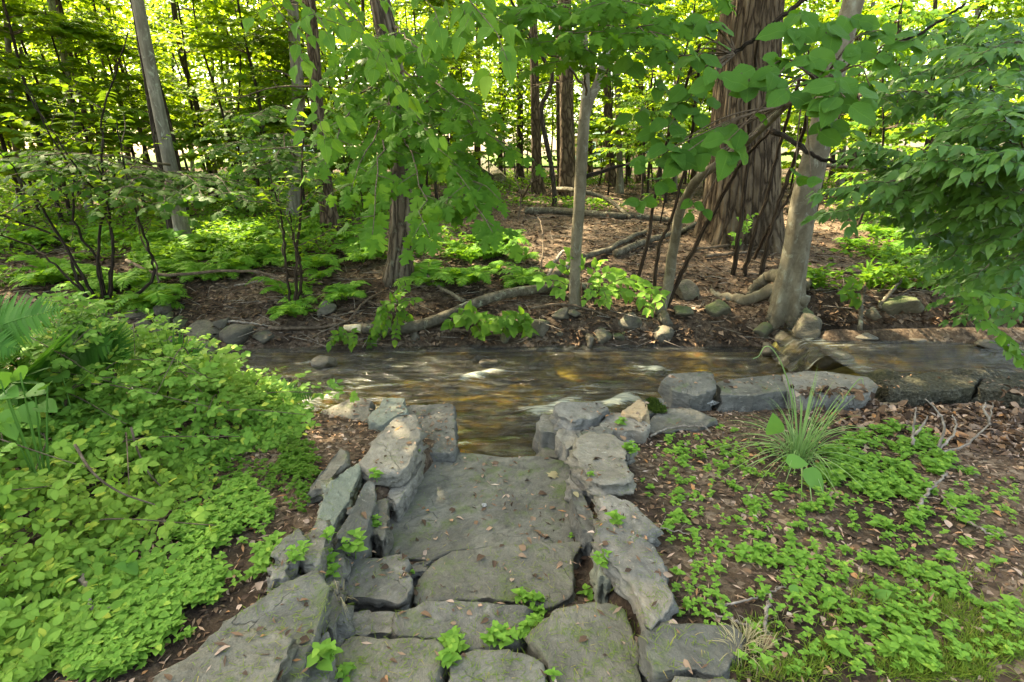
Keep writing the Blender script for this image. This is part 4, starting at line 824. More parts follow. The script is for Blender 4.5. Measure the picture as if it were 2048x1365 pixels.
# ------------------------------------------------------------------ hanging branches with big leaves
def hanging(key, specs, tpl, mat, seed, bark=None, name='foliage', root=None):
    """specs: (start px,py,Y)(end px,py,Y) r0 n_side side_len gap size"""
    r = np.random.default_rng(seed); rt = root or TREES[key][0]; lv = Leaves()
    for (s, e, r0, ns, sl, gap, size, kw) in specs:
        ab = Acc(); spray(ab, lv, at_y(*s), at_y(*e), r0, r, ns, sl, gap, size, **kw)
        ab.build('branch', bark or M['twig'], rt)
    a = Acc(); lv.into(a, tpl); a.build(name, mat, rt)
TOCAM = np.array([0, -.75, 0])
kw = dict(opposite=True, droop=.55, facing=TOCAM, njit=.32)
hanging('maple', [
 ((795, 200, 7.2), (1015, 300, 4.4), .016, 7, .7, .13, .118, kw), ((790, 150, 7.2), (960, 245, 4.6), .016, 6, .65, .13, .118, kw),
 ((800, 240, 7.1), (940, 380, 4.0), .016, 6, .5, .13, .118, kw), ((800, 270, 7.1), (985, 465, 3.6), .016, 7, .46, .12, .112, kw),
 ((795, 250, 7.1), (860, 475, 3.5), .014, 6, .36, .12, .112, kw), ((790, 260, 7.1), (745, 470, 3.5), .014, 6, .36, .12, .112, kw),
 ((795, 230, 7.1), (700, 385, 4.2), .014, 6, .5, .13, .118, kw), ((800, 260, 7.1), (1000, 400, 4.1), .014, 6, .42, .13, .118, kw),
 ((785, 150, 7.2), (650, 330, 4.6), .014, 6, .55, .13, .118, kw), ((800, 200, 7.1), (870, 300, 4.4), .014, 5, .6, .13, .118, kw),
((795, 120, 7.2), (740, 90, 5.2), .012, 7, .6, .13, .118, kw), ((785, 60, 7.2), (850, 130, 5.0), .012, 7, .6, .13, .118, kw), ((790, 130, 7.2), (780, 230, 5.2), .012, 7, .6, .13, .118, kw), ((775, 40, 7.2), (700, 190, 5.6), .012, 7, .65, .13, .118, kw),
], V_MAPLE, M['maple'], 21)
kp = dict(opposite=True, droop=.34, facing=TOCAM, njit=.32)
hanging('pale', [
 ((1172, 170, 6.2), (930, 19, 3.9), .014, 7, .65, .12, .112, kp), ((1180, 150, 6.2), (1315, 74, 3.6), .014, 7, .55, .12, .112, kp),
 ((1174, 120, 6.2), (1080, 4, 3.7), .014, 6, .6, .12, .112, kp), ((1185, 120, 6.2), (1230, -6, 3.7), .014, 6, .6, .12, .112, kp),
 ((1172, 190, 6.2), (1130, 64, 3.7), .014, 5, .5, .12, .112, kp), ((1190, 60, 6.2), (1340, -36, 4.0), .014, 5, .7, .12, .112, kp), ((1172, 100, 6.2), (1010, -36, 4.0), .014, 5, .7, .12, .112, kp),
], V_MAPLE, M['maple'], 22)
kd = dict(opposite=True, droop=.35, njit=.25)
hanging('lean', [
 ((345, 350, 8.6), (60, 345, 5.6), .02, 12, .9, .12, .115, kd), ((346, 360, 8.6), (230, 400, 5.4), .02, 11, .8, .12, .115, kd), ((350, 370, 8.6), (420, 395, 5.4), .02, 11, .85, .12, .115, kd),
 ((350, 380, 8.6), (330, 425, 5.3), .02, 9, .7, .12, .115, kd), ((346, 350, 8.6), (150, 370, 6.0), .02, 10, .9, .12, .115, kd), ((340, 330, 8.6), (0, 320, 6.2), .02, 11, 1.0, .12, .115, kd), ((352, 385, 8.6), (500, 410, 5.8), .02, 10, .9, .12, .115, kd),
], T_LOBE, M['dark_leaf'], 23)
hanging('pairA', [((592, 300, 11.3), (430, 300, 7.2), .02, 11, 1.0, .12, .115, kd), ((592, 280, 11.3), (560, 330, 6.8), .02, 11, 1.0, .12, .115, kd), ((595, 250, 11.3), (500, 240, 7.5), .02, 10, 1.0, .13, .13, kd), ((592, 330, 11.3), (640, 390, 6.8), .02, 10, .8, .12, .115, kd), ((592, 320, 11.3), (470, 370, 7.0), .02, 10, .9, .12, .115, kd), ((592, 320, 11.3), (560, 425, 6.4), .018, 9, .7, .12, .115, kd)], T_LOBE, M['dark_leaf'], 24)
# toothed-leaf branch hanging into the picture from a tree above and behind the camera's left shoulder
ov = empty('overhanging_elm_tree', (-6.9, 3.3, float(H(-6.9, 3.3))), 'elm whose bright toothed-leaf twigs hang in from above, nearest to the viewer, its unseen crown added for shade', 'tree')
a_ = Acc(); tube(a_, curve([(-6.9, 3.3, -.6), (-6.8, 3.5, 3), (-6.4, 4.2, 6), (-5.6, 5.4, 9)], 30), np.linspace(.32, .12, 30), 20); a_.build('trunk', M['bark_brown'], ov)
a_ = Acc(); tube(a_, curve([(-6.6, 3.8, 4.8), (-3.8, 3.5, 5.2), (-1.8, 3.3, 4.4), (-1.0, 3.3, 3.6)], 30), np.linspace(.09, .012, 30), 8); a_.build('branch', M['bark_brown'], ov)
a_ = Acc(); tube(a_, curve([(-6.2, 4.6, 6.8), (-4.6, 5.8, 8.4), (-2.6, 6.6, 9.4)], 20), np.linspace(.1, .03, 20), 8); a_.build('branch', M['bark_brown'], ov)
for c_, k_, s_ in (((-5.0, 7.0, 9.0), 0, 1.1), ((-2.4, 6.4, 9.6), 1, 1.1), ((-3.4, 4.2, 8.4), 2, 1.1), ((-6.3, 5.0, 8.0), 1, 1.0)): add_crown(ov, np.array(c_), k_, s_, k_*2.0+s_)  # crowns out of view, added so the landing and near bank lie in shade
ke = dict(droop=.38, facing=TOCAM*.8, njit=.4, ang=48, sag=.10)
hanging(None, [
 ((760, -200, 3.2), (1015, 122, 2.1), .007, 8, .24, .085, .086, ke), ((700, -180, 3.2), (880, 55, 2.25), .007, 6, .26, .085, .086, ke), ((500, -160, 3.3), (655, 70, 2.5), .007, 7, .30, .09, .088, ke),
 ((460, -120, 3.3), (610, 120, 2.7), .006, 6, .26, .09, .086, ke), ((600, -120, 3.6), (800, 185, 2.8), .006, 7, .28, .10, .095, ke), ((600, -60, 3.6), (862, 272, 3.0), .006, 7, .16, .12, .09, ke), ((830, -200, 3.2), (930, 30, 2.3), .006, 6, .24, .085, .086, ke), ((590, 90, 3.3), (650, 290, 2.95), .005, 5, .16, .11, .095, ke),
], V_ELM, M['elm'], 25, root=ov)
# ------------------------------------------------------------------ saplings of the understorey
def sapling_proto(seed, h, ns, mat, tpl, size, leafmat):
    r = np.random.default_rng(seed); ab = Acc(); lv = Leaves()
    top = np.array([r.normal(0, .25), r.normal(0, .25), h]); C = curve([(0, 0, -.2), (r.normal(0, .08), r.normal(0, .08), h*.35), top*.7+jit(r, .08), top], 24)
    st = Acc(); tube(st, C, np.linspace(.035*h/5, .008, 24), 7)
    for i in range(ns):
        t = r.uniform(.22, 1); p = C[int(t*23)]; a = r.uniform(0, 2*PI); L = r.uniform(.8, 1.7)*(1.15-.6*t)*h/6
        q = p+np.array([math.cos(a)*L, math.sin(a)*L, r.uniform(-.1, .35)*L])
        spray(ab, lv, p, q, .010, r, 8, .6*h/6, .10, size, sag=.06, droop=.25, sides=4, start=.25, opposite=bool(i % 2), njit=.3)
    la = Acc(); lv.into(la, tpl)
    mk = lambda a, nm, mt: raw_mesh(nm, np.concatenate(a.V), np.concatenate(a.F), np.concatenate(a.U), True, mt)
    return mk(st, 'stem', M['bark_dark']), mk(ab, 'branches', M['twig']), mk(la, 'leaves', leafmat)
SAP = [sapling_proto(60, 6, 26, None, T_LOBE, .15, M['under']), sapling_proto(61, 6, 24, None, T_POINT, .15, M['under']), sapling_proto(62, 5, 24, None, T_LOBE, .15, M['maple_far']), sapling_proto(63, 3.2, 20, None, T_POINT, .11, M['low']), sapling_proto(64, 6.5, 30, None, T_DIAW, .14, M['maple_far'])]
def sapling(k, x, Y, s, rz, label, group, cat='sapling', name='leafy_sapling'):
    z = float(H(x, Y)); r = empty(name, (x, Y, z), label, cat, group); r.rotation_euler = (0, 0, rz); r.scale = (s, s, s)
    for me in SAP[k]:
        o = bpy.data.objects.new(me.name.split('.')[0], me); COL.objects.link(o); o.parent = r
    return r
SAPS = [(20, 10.5, 0, 1.0), (110, 12, 1, 1.0), (-60, 9.5, 2, 1.0), (220, 15, 4, 1.1), (60, 17, 2, 1.2), (300, 18, 4, 1.1), (160, 20, 0, 1.2), (420, 17, 2, 1.1), (455, 12.5, 1, .9), (510, 19, 4, 1.2), (540, 14, 0, .9), (620, 19, 2, 1.2), (690, 16, 1, 1.1), (740, 21, 4, 1.2), (720, 12, 3, 1.0), (850, 18, 0, 1.1), (880, 24, 4, 1.3), (950, 23, 2, 1.2), (1010, 26, 4, 1.2), (1055, 30, 2, 1.3), (1100, 27, 4, 1.1), (1205, 28, 0, 1.2), (1255, 22, 2, 1.1), (1300, 19, 4, 1.1), (1340, 15, 1, 1.1), (1375, 23, 0, 1.3), (1590, 21, 2, 1.2), (1640, 17, 4, 1.1), (1700, 24, 0, 1.2), (1760, 15, 1, 1.1), (1800, 20, 2, 1.2), (1850, 12, 0, 1.0), (1920, 16, 4, 1.1), (1980, 12.5, 2, 1.0), (2060, 11, 1, 1.0), (2030, 18, 0, 1.2), (2130, 14, 4, 1.1), (-150, 14, 4, 1.1), (-60, 20, 0, 1.3), (375, 22, 1, 1.3), (260, 24, 2, 1.3), (660, 25, 0, 1.3), (570, 26, 2, 1.3), (800, 28, 1, 1.3), (1420, 27, 2, 1.3), (1540, 25, 1, 1.3), (1740, 10.5, 3, 1.2), (1830, 9.6, 3, 1.0), (1420, 14, 3, 1.1), (1330, 11, 3, .8), (500, 24, 4, 1.4), (340, 27, 4, 1.4), (120, 27, 4, 1.4), (10, 29, 2, 1.5)]
SAPS += [(-40, 11, 2, 1.0), (90, 10.5, 4, .95), (190, 11.5, 2, .95), (270, 14, 4, 1.05), (330, 12.5, 2, 1.0), (410, 14, 4, 1.05), (470, 16, 2, 1.1), (530, 12, 4, .95), (690, 13, 2, 1.0), (-120, 17, 2, 1.2), (30, 14, 2, 1.1), (140, 15, 4, 1.1), (870, 15, 4, 1.0), (1420, 18, 4, 1.1), (1650, 13, 2, 1.0), (1730, 18, 2, 1.1), (1900, 20, 4, 1.2), (640, 15, 4, 1.0), (770, 17, 2, 1.1)]
SAPS += [(980, 21, 3, 1.5), (1090, 25, 3, 1.7), (1200, 23, 3, 1.5), (1260, 27, 3, 1.8), (1310, 22, 3, 1.5), (900, 20, 3, 1.5), (840, 24, 3, 1.7), (1380, 26, 3, 1.7), (1150, 30, 3, 1.9), (1030, 30, 3, 1.9)]
SAPS += [(480, 13, 2, 1.0), (560, 16, 4, 1.05), (600, 13, 2, .95), (650, 12, 4, .9), (750, 15, 2, 1.0), (840, 14, 4, .95), (900, 17, 2, 1.05), (930, 20, 4, 1.1), (1220, 18, 2, 1.0), (1290, 16, 4, .95), (1350, 19, 2, 1.05), (1400, 21, 4, 1.1), (200, 13, 4, 1.0), (50, 12, 2, .95)]
SAPLAB = ['young tree with tiered lobed leaves', 'young tree with pointed drooping leaves', 'yellow-green young maple', 'low bushy shrub', 'bright small-leaved young tree']
SL = ranked([(SAPLAB[q[2]], q[0], q[1]) for q in SAPS])
for k, (px, Y, kind, s) in enumerate(SAPS):
    x = at_y(px, 330, Y)[0]; sapling(kind, x, Y, s, k*1.7, SL[k], 'saplings in the wood: '+['tiered', 'pointed', 'yellow-green', 'bushy', 'small-leaved'][kind], 'shrub' if kind == 3 else 'sapling', 'bushy_shrub' if kind == 3 else 'leafy_sapling')
# ------------------------------------------------------------------ the far wood: reads as one mass of leaves
def far_wood():
    r = np.random.default_rng(77); a = Acc(); N = 9000
    Y = 21+41*r.uniform(0, 1, N)**1.2; X = r.uniform(-1.15, 1.15, N)*(Y+4); Z = r.uniform(.2, 1, N)**1.0*(4+Y*.24)*1.05
    den = vnoise(X*.22, Z*.35+Y*.1, 1, 31)+.6*vnoise(X*.7, Z*.8+Y*.3, 1, 32)
    u_ = X/Y; clear = np.exp(-((u_-.06)/.16)**2)*(Y < 34)*(Z < 5.5)
    keep = den > -.16-.5*(Z < 3)+.35*clear
    P = np.stack([X, Y, Z+.8], -1)[keep]; per = 38; Q = np.repeat(P, per, 0); n = len(Q)
    Q = Q+r.normal(0, 1, (n, 3))*[.75, .75, .32]
    place(a, T_DIAW, Q, r.normal(0, 1, (n, 3))*[1, 1, .35]+[0, 0, -.25], np.array([0, 0, 1.])+r.normal(0, .5, (n, 3)), r.uniform(.13, .26, n)*(1+.012*(Q[:, 1]-24)))
    o = a.build('far_wood', M['maple_far']); tag(o, 'sunlit mass of leaves of the far-off wood', kind='stuff')
far_wood()
# ================================================================== shrubs, ferns, log and sticks
def px_tube(acc, pts, w0, w1, n=24, sides=8, wob=.0, rng=None, power=1.0):
    P = np.array(pts); C = curve(P, n)
    if rng is not None and wob: C[1:-1] += rng.normal(0, wob, (n-2, 3))
    k = depth_of(P[0])/FPX*.5; tube(acc, C, (w0+(w1-w0)*np.linspace(0, 1, n)**power)*k, sides); return C
# ---------------------------------------------------------------- broad-leaved shrub (large oval toothed leaves)
def broad_shrub():
    r = np.random.default_rng(31); b = ground_at(1325, 622)
    rt = empty('broad_leaf_shrub', b, 'many-stemmed shrub with large oval toothed leaves in front of the huge furrowed trunk', 'shrub')
    Yb = b[1]
    def stem(pts, w0, w1, nm='stem', mt='bark_brown'):
        a = Acc(); C = px_tube(a, [ground_at(*pts[0][:2])-[0, 0, .05] if len(pts[0]) == 2 else at_y(*pts[0])]+[at_y(*p) for p in pts[1:]], w0, w1, 30, 8, .006, r); a.build(nm, M[mt], rt); return C
    S = []
    S.append(stem([(1318, 628), (1338, 565, 6.3), (1348, 490, 6.1), (1362, 420, 5.8), (1395, 360, 5.3), (1450, 318, 4.9), (1518, 262, 4.4), (1580, 205, 4.0), (1640, 170, 3.7)], 24, 5, mt='bark_beech'))
    S.append(stem([(1330, 612), (1372, 530, 6.3), (1430, 420, 6.0), (1480, 330, 5.6), (1540, 262, 5.0)], 11.7, 4))
    S.append(stem([(1305, 600), (1318, 500, 6.6), (1342, 440, 6.5), (1372, 330, 6.2), (1390, 220, 5.6), (1400, 120, 5.0)], 7.8, 4))
    S.append(stem([(1272, 565), (1296, 480, 7.0), (1302, 440, 7.0), (1322, 330, 6.7), (1350, 230, 6.0), (1400, 90, 5.0)], 7.8, 4))
    S.append(stem([(1466, 550), (1478, 470, 7.2), (1488, 385, 7.1), (1496, 300, 6.9), (1500, 200, 6.4), (1520, 60, 5.6)], 10.1, 4))
    S.append(stem([(1488, 552), (1508, 470, 7.2), (1535, 390, 7.1), (1560, 290, 6.9), (1600, 150, 6.3)], 9.4, 5))
    S.append(stem([(1520, 556), (1540, 470, 7.0), (1566, 385, 6.9), (1600, 280, 6.5), (1640, 150, 5.6)], 10.1, 5))
    S.append(stem([(1505, 520), (1540, 455, 7.5), (1575, 400, 7.4), (1600, 345, 7.2)], 7.0, 4))
    S.append(stem([(1452, 400), (1380, 380, 5.9), (1330, 395, 5.2)], 6, 3, 'branch') if False else S[0])
    S.append(stem([(1545, 262, 5.0), (1590, 285, 4.8), (1640, 318, 4.6), (1700, 325, 4.5), (1765, 338, 4.4)], 10, 4, 'branch', 'bark_dark'))
    S.append(stem([(1470, 108, 4.4), (1530, 62, 4.3), (1580, 22, 4.2), (1640, -20, 4.2)], 8, 10, 'branch', 'bark_dark'))
    S.append(stem([(1740, 118, 4.2), (1800, 85, 4.2), (1868, 50, 4.2), (1930, 8, 4.2)], 6, 5, 'branch', 'bark_dark'))
    allp = np.concatenate(S)
    # leaf clusters: centre px, number, width of a leaf in px, depth
    CL = [(1432, 150, 4, 62, 3.3), (1520, 128, 2, 60, 3.4), (1505, 165, 3, 58, 3.3), (1555, 150, 4, 62, 3.2), (1572, 180, 3, 60, 3.1), (1615, 108, 4, 64, 3.3), (1640, 150, 4, 60, 3.2), (1670, 165, 4, 66, 3.0), (1690, 195, 5, 66, 2.9), (1720, 200, 3, 62, 3.0), (1740, 172, 3, 56, 3.2), (1660, 205, 3, 60, 3.0),
          (1580, 60, 5, 60, 3.5), (1600, 25, 4, 60, 3.6), (1650, 60, 4, 58, 3.6), (1700, 40, 5, 58, 3.7), (1710, 95, 4, 58, 3.5), (1760, 60, 4, 56, 3.7), (1780, 110, 4, 54, 3.6), (1830, 80, 4, 54, 3.7), 
          (1455, 282, 3, 66, 3.2), (1480, 255, 2, 56, 3.3), (1470, 300, 2, 58, 3.2), (1590, 345, 1, 44, 3.2), (1622, 352, 2, 50, 3.1), (1640, 262, 2, 52, 3.2), (1660, 250, 3, 50, 3.3), (1700, 260, 3, 52, 3.4),
          (1350, 210, 3, 52, 4.2), (1380, 180, 3, 50, 4.2), (1310, 175, 2, 50, 4.4), (1400, 215, 3, 52, 4.1), (1340, 250, 3, 52, 4.1), (1370, 275, 4, 56, 3.9), (1305, 272, 3, 48, 4.2), (1335, 300, 4, 56, 3.8), (1365, 310, 3, 54, 3.8), (1400, 300, 3, 52, 3.9), (1300, 325, 3, 52, 4.0), (1325, 360, 3, 50, 3.9), (1285, 400, 3, 44, 4.2), (1378, 405, 2, 40, 4.0), (1400, 420, 3, 36, 4.0), (1270, 230, 3, 48, 4.5), (1260, 130, 3, 50, 4.5), (1330, 100, 4, 52, 4.4), (1390, 120, 4, 54, 4.2), (1300, 60, 4, 50, 4.5), (1370, 50, 4, 52, 4.5), (1420, 40, 4, 52, 4.4)]
    lv = Leaves(); ab = Acc()
    for (x, y, n, w, Y) in CL:
        c = at_y(x, y, Y); size = w*depth_of(c)/FPX*.86
        j = np.argmin(np.linalg.norm(allp-c, axis=1)+.6*np.maximum(0, allp[:, 1]-c[1]-1.2)); s = allp[j]
        P = curve([s, (s+c)/2+[0, 0, .06]+jit(r, .04), c], 12); tube(ab, P, np.linspace(.008, .0025, 12), 5)
        a0 = r.uniform(0, 2*PI)
        for i in range(n):
            a = a0+2*PI*i/max(n, 2)+r.normal(0, .35); d = np.array([math.cos(a), math.sin(a)*.55-.35, -.22+.38*math.sin(a)-r.uniform(0, .25)])
            lv.add(c+jit(r, .02), d, np.array([0, -.75, .8])+jit(r, .22), size*r.uniform(.72, 1.08))
        if r.random() < .8:
            q = P[r.integers(4, 10)]; a = r.uniform(0, 2*PI); lv.add(q, np.array([math.cos(a), math.sin(a)*.6-.2, -.3]), np.array([0, -.4, 1])+jit(r, .3), size*.8)
    ab.build('twigs', M['twig'], rt); la = Acc(); lv.into(la, V_OVAL); la.build('leaves', M['broad'], rt)
broad_shrub()
# ---------------------------------------------------------------- right-hand shrub of pointed leaves
def pointed_shrub():
    r = np.random.default_rng(32); b = np.array([5.6, 5.7, float(H(5.6, 5.7))])
    rt = empty('pointed_leaf_shrub', b, 'large spreading shrub of blue-green pointed leaves overhanging the pool on the right', 'shrub'); lv = Leaves()
    st = []
    for (x, y, Y, x2, y2, Y2) in [(2120, 640, 5.8, 2080, 100, 4.2), (2090, 650, 5.7, 1930, 60, 4.6), (2140, 640, 5.6, 2060, 330, 3.4), (2100, 660, 5.6, 1900, 420, 4.4), (2150, 600, 5.6, 1850, 180, 5.0)]:
        a = Acc(); C = curve([at_y(x, y, Y), at_y((x+x2)/2+40, (y+y2)/2, (Y+Y2)/2), at_y(x2, y2, Y2)], 30); tube(a, C, np.linspace(.03, .008, 30), 8); a.build('stem', M['bark_dark'], rt); st.append(C)
    allp = np.concatenate(st)
    ends = [(1775, 140, 4.5), (1745, 210, 4.4), (1900, 165, 3.6), (1800, 165, 4.2), (1715, 300, 4.2), (1870, 250, 3.5), (1930, 200, 3.4), (1990, 215, 3.1), (1705, 312, 4.1), (1740, 285, 4.0), (1790, 300, 3.9), (1640, 388, 3.7), (1700, 380, 3.7), (1760, 395, 3.6), (1650, 430, 3.9), (1820, 345, 3.4), (1880, 290, 3.2), (1950, 310, 3.1), (1870, 325, 3.2), (1990, 330, 3.0), (2030, 300, 3.0), (2040, 130, 3.2), (1960, 110, 3.6), (1880, 100, 3.9), (1820, 60, 4.2), (1900, 30, 4.2), (1990, 40, 3.8), (1800, 230, 4.4), (1850, 200, 4.3), (1760, 340, 4.4), (1830, 400, 3.9), (1780, 440, 4.2), (1880, 390, 3.6), (1930, 380, 3.5), (1900, 440, 3.6), (1960, 420, 3.4), (2010, 400, 3.2), (1840, 480, 4.2), (1900, 520, 4.0), (1960, 490, 3.7), (2020, 480, 3.4), (1870, 560, 4.6), (1940, 570, 4.2), (2000, 560, 3.8), (1980, 610, 4.2), (1920, 640, 4.8), (2030, 640, 4.0), (1860, 430, 4.4), (1930, 460, 4.2), (1990, 470, 4.0), (1820, 520, 4.9), (1890, 600, 5.0), (1950, 540, 4.8), (1910, 480, 4.9), (2040, 540, 3.5), (1990, 250, 3.6), (2050, 220, 3.3), (1920, 240, 4.2)]
    for (x, y, Y) in ends:
        e = at_y(x, y, Y); d = np.linalg.norm(allp-e-np.array([.9, .35, -.05]), axis=1); s = allp[np.argmin(d)]
        if np.linalg.norm(s-e) > 1.5: s = e+(s-e)*1.5/np.linalg.norm(s-e)
        ab = Acc(); spray(ab, lv, s, e, .008, r, 8, .34, .058, .092, sag=.10, droop=.30, sides=5, start=.2, opposite=True, ang=48, facing=np.array([-.1, -.35, 0]), njit=.22); ab.build('branch', M['twig'], rt)
    la = Acc(); lv.into(la, V_POINT); la.build('leaves', M['hedge'], rt)
    # the bright little shoots in front
    r = np.random.default_rng(33); s2 = empty('young_shoot', at_y(2060, 800, 3.2), 'pale young shoot with small bright oval leaves above the rubble wall', 'shoot'); lv = Leaves()
    for pts in ([(2120, 760, 3.1), (2040, 700, 3.05), (1985, 655, 3.0), (1940, 600, 3.0)], [(2120, 800, 3.1), (2050, 730, 3.05), (1998, 690, 3.0)], [(2110, 640, 3.0), (2050, 610, 3.0), (1960, 590, 2.95)]):
        C = curve([at_y(*p) for p in pts], 20); a = Acc(); tube(a, C, np.linspace(.006, .002, 20), 5); a.build('stem', M['hosta'], s2)
        twig_leaves(lv, C[6:], .055, .085, r, droop=.2, opposite=True, facing=TOCAM, njit=.4)
    la = Acc(); lv.into(la, T_LEAFLET); la.build('leaves', M['low'], s2)
pointed_shrub()
# ---------------------------------------------------------------- leaning multi-stem shrub, left bank
def stem_clump(name, label, base, stems, mt, w, leaves=None, seed=0, cat='shrub'):
    r = np.random.default_rng(seed); b = ground_at(*base); rt = empty(name, b, label, cat); Y = b[1]; lv = Leaves(); ab = Acc()
    for pts in stems:
        a = Acc(); P = [ground_at(*pts[0])-[0, 0, .04]]+[at_y(x, y, Y+.0*i) for i, (x, y) in enumerate(pts[1:])]; P[1:] = [p+[0, r.normal(0, .08), 0] for p in P[1:]]
        C = px_tube(a, P, w*r.uniform(.8, 1.1), w*.3, 26, 7, .008, r); a.build('stem', mt, rt)
        for i in range(5):
            k = r.integers(10, 24); p = C[k]; q = p+np.array([r.normal(0, .35), r.normal(0, .3), r.uniform(.1, .5)]); T = curve([p, (p+q)/2+jit(r, .04), q], 7); tube(ab, T, np.linspace(.008, .002, 7), 4)
            if leaves: twig_leaves(lv, T, .09, leaves, r, droop=.3, opposite=True)
    if ab.V: ab.build('twigs', M['twig'], rt)
    if lv.p: la = Acc(); lv.into(la, T_POINT); la.build('leaves', M['under'], rt)
    return rt
stem_clump('leaning_shrub', 'bare-stemmed shrub fanning out from one root at the left water edge', (208, 622), [[(205, 622), (165, 540), (100, 430), (60, 380), (-30, 290)], [(208, 622), (196, 540), (150, 440), (120, 350), (90, 250), (40, 150)], [(212, 620), (204, 520), (205, 400), (200, 290), (205, 200), (250, 60)], [(214, 620), (212, 500), (216, 400), (210, 330)], [(204, 622), (150, 560), (60, 500), (0, 470), (-60, 450)], [(206, 622), (175, 570), (120, 480), (30, 440), (-40, 400)], [(213, 618), (240, 540), (210, 430), (150, 300), (60, 180)], [(216, 616), (310, 560), (290, 480), (260, 380), (225, 240)]], M['bark_dark'], 6.5, .12, 51)
stem_clump('thin_shrub', 'pair of thin reddish stems growing from roots left of the flaky maple', (590, 625), [[(590, 628), (596, 520), (600, 420), (604, 330), (610, 200)], [(585, 625), (572, 560), (566, 470), (560, 420), (540, 340)], [(592, 622), (602, 540), (596, 480), (590, 420)]], M['bark_brown'], 7, .11, 52)
stem_clump('thin_sapling', 'single slanting thin dark stem among the ferns right of the leaning grey trunk', (318, 590), [[(318, 590), (310, 530), (285, 460), (262, 380), (246, 320)]], M['twig'], 5, .10, 53, 'sapling')
stem_clump('thin_sapling', 'thin crooked stem below the reddish dark trunk', (565, 520), [[(562, 530), (570, 470), (556, 440), (560, 390)]], M['twig'], 4, .09, 54, 'sapling')
stem_clump('thin_sapling', 'thin bare stem in the clearing left of the slim brown trunk', (1038, 440), [[(1036, 440), (1042, 400), (1040, 380), (1026, 350)], [(1042, 400), (1056, 375), (1065, 360)]], M['twig'], 5, None, 55, 'sapling')
# ---------------------------------------------------------------- young plants on the far bank with bright leaves
def leafy_plant(name, label, base, tips, size, mt, seed, tpl=None, gap=.10, dY=-.3, cat='young plant', opp=True):
    r = np.random.default_rng(seed); b = ground_at(*base); rt = empty(name, b, label, cat); lv = Leaves(); ab = Acc()
    for (x, y) in tips:
        e = at_y(x, y, b[1]+dY*r.uniform(.4, 1.3)); C = curve([b-[0, 0, .03], b*.45+e*.55+[0, 0, .12]+jit(r, .03), e], 16); tube(ab, C, np.linspace(.008, .002, 16), 5)
        twig_leaves(lv, C[6:], gap, size, r, droop=.2, opposite=opp, facing=TOCAM, njit=.35)
    ab.build('stems', M['twig'], rt); a = Acc(); lv.into(a, V_SEED if tpl is T_SEED else (tpl or V_LEAFLET)); a.build('leaves', mt, rt)
leafy_plant('bright_sapling', 'small bush of bright spreading leaves at the foot of the forked pale trunk', (1165, 600), [(1085, 560), (1110, 530), (1150, 520), (1145, 510), (1200, 525), (1230, 545), (1270, 570), (1250, 585), (1285, 565), (1190, 560), (1290, 610), (1120, 580), (1215, 575)], .15, M['weed'], 61, T_SEED, .10)
leafy_plant('bushy_plant', 'round-leaved plant hanging over the broken end of the fallen log', (790, 640), [(800, 590), (830, 600), (780, 610), (760, 640), (800, 635), (740, 690), (760, 670), (730, 680), (820, 640), (815, 570), (770, 660), (790, 680), (750, 660)], .10, M['low'], 62, T_SEED, .07)
leafy_plant('heart_leaf_plant', 'heart-leaved plant growing over the middle of the fallen log', (940, 665), [(930, 640), (950, 630), (980, 650), (900, 645), (960, 665), (920, 630), (985, 640)], .15, M['low'], 63, T_SEED, .10)
leafy_plant('heart_leaf_plant', 'heart-leaved plant left of the upright greenish boulder', (1035, 672), [(1010, 640), (1040, 635), (1055, 660), (1025, 655), (1000, 660), (1050, 645)], .15, M['low'], 64, T_SEED, .10)
leafy_plant('small_green_plant', 'tiny green plant at the water edge left of the log', (690, 688), [(670, 680), (690, 676), (708, 684), (660, 690), (700, 690)], .09, M['low'], 65, T_SEED, .06)
leafy_plant('small_green_plant', 'low green plant on the bank left of the shrub stems', (1190, 610), [(1180, 590), (1200, 600), (1170, 600), (1215, 605)], .10, M['weed'], 66, T_SEED, .07)
leafy_plant('small_green_plant', 'low sprig under the shrub stems beside the water', (1300, 610), [(1285, 600), (1310, 590), (1320, 605), (1298, 620)], .12, M['weed'], 67, T_SEED, .08)
leafy_plant('small_green_plant', 'lone sprig on the shady bank right of the leaning beech', (1700, 610), [(1690, 590), (1715, 600), (1700, 585)], .12, M['low'], 68, T_SEED, .08)
leafy_plant('pale_sprig', 'pale yellow-green sprig in front of the huge furrowed trunk', (1478, 500), [(1465, 470), (1490, 450), (1480, 440), (1500, 455), (1470, 485), (1510, 430)], .08, M['weed'], 69, T_SEED, .07)
leafy_plant('round_leaf_plant', 'arching vine tip with three round leaves above the rose shrub', (262, 745), [(255, 690), (280, 690), (268, 705)], .17, M['hosta'], 70, T_SEED, .16, dY=-.2)
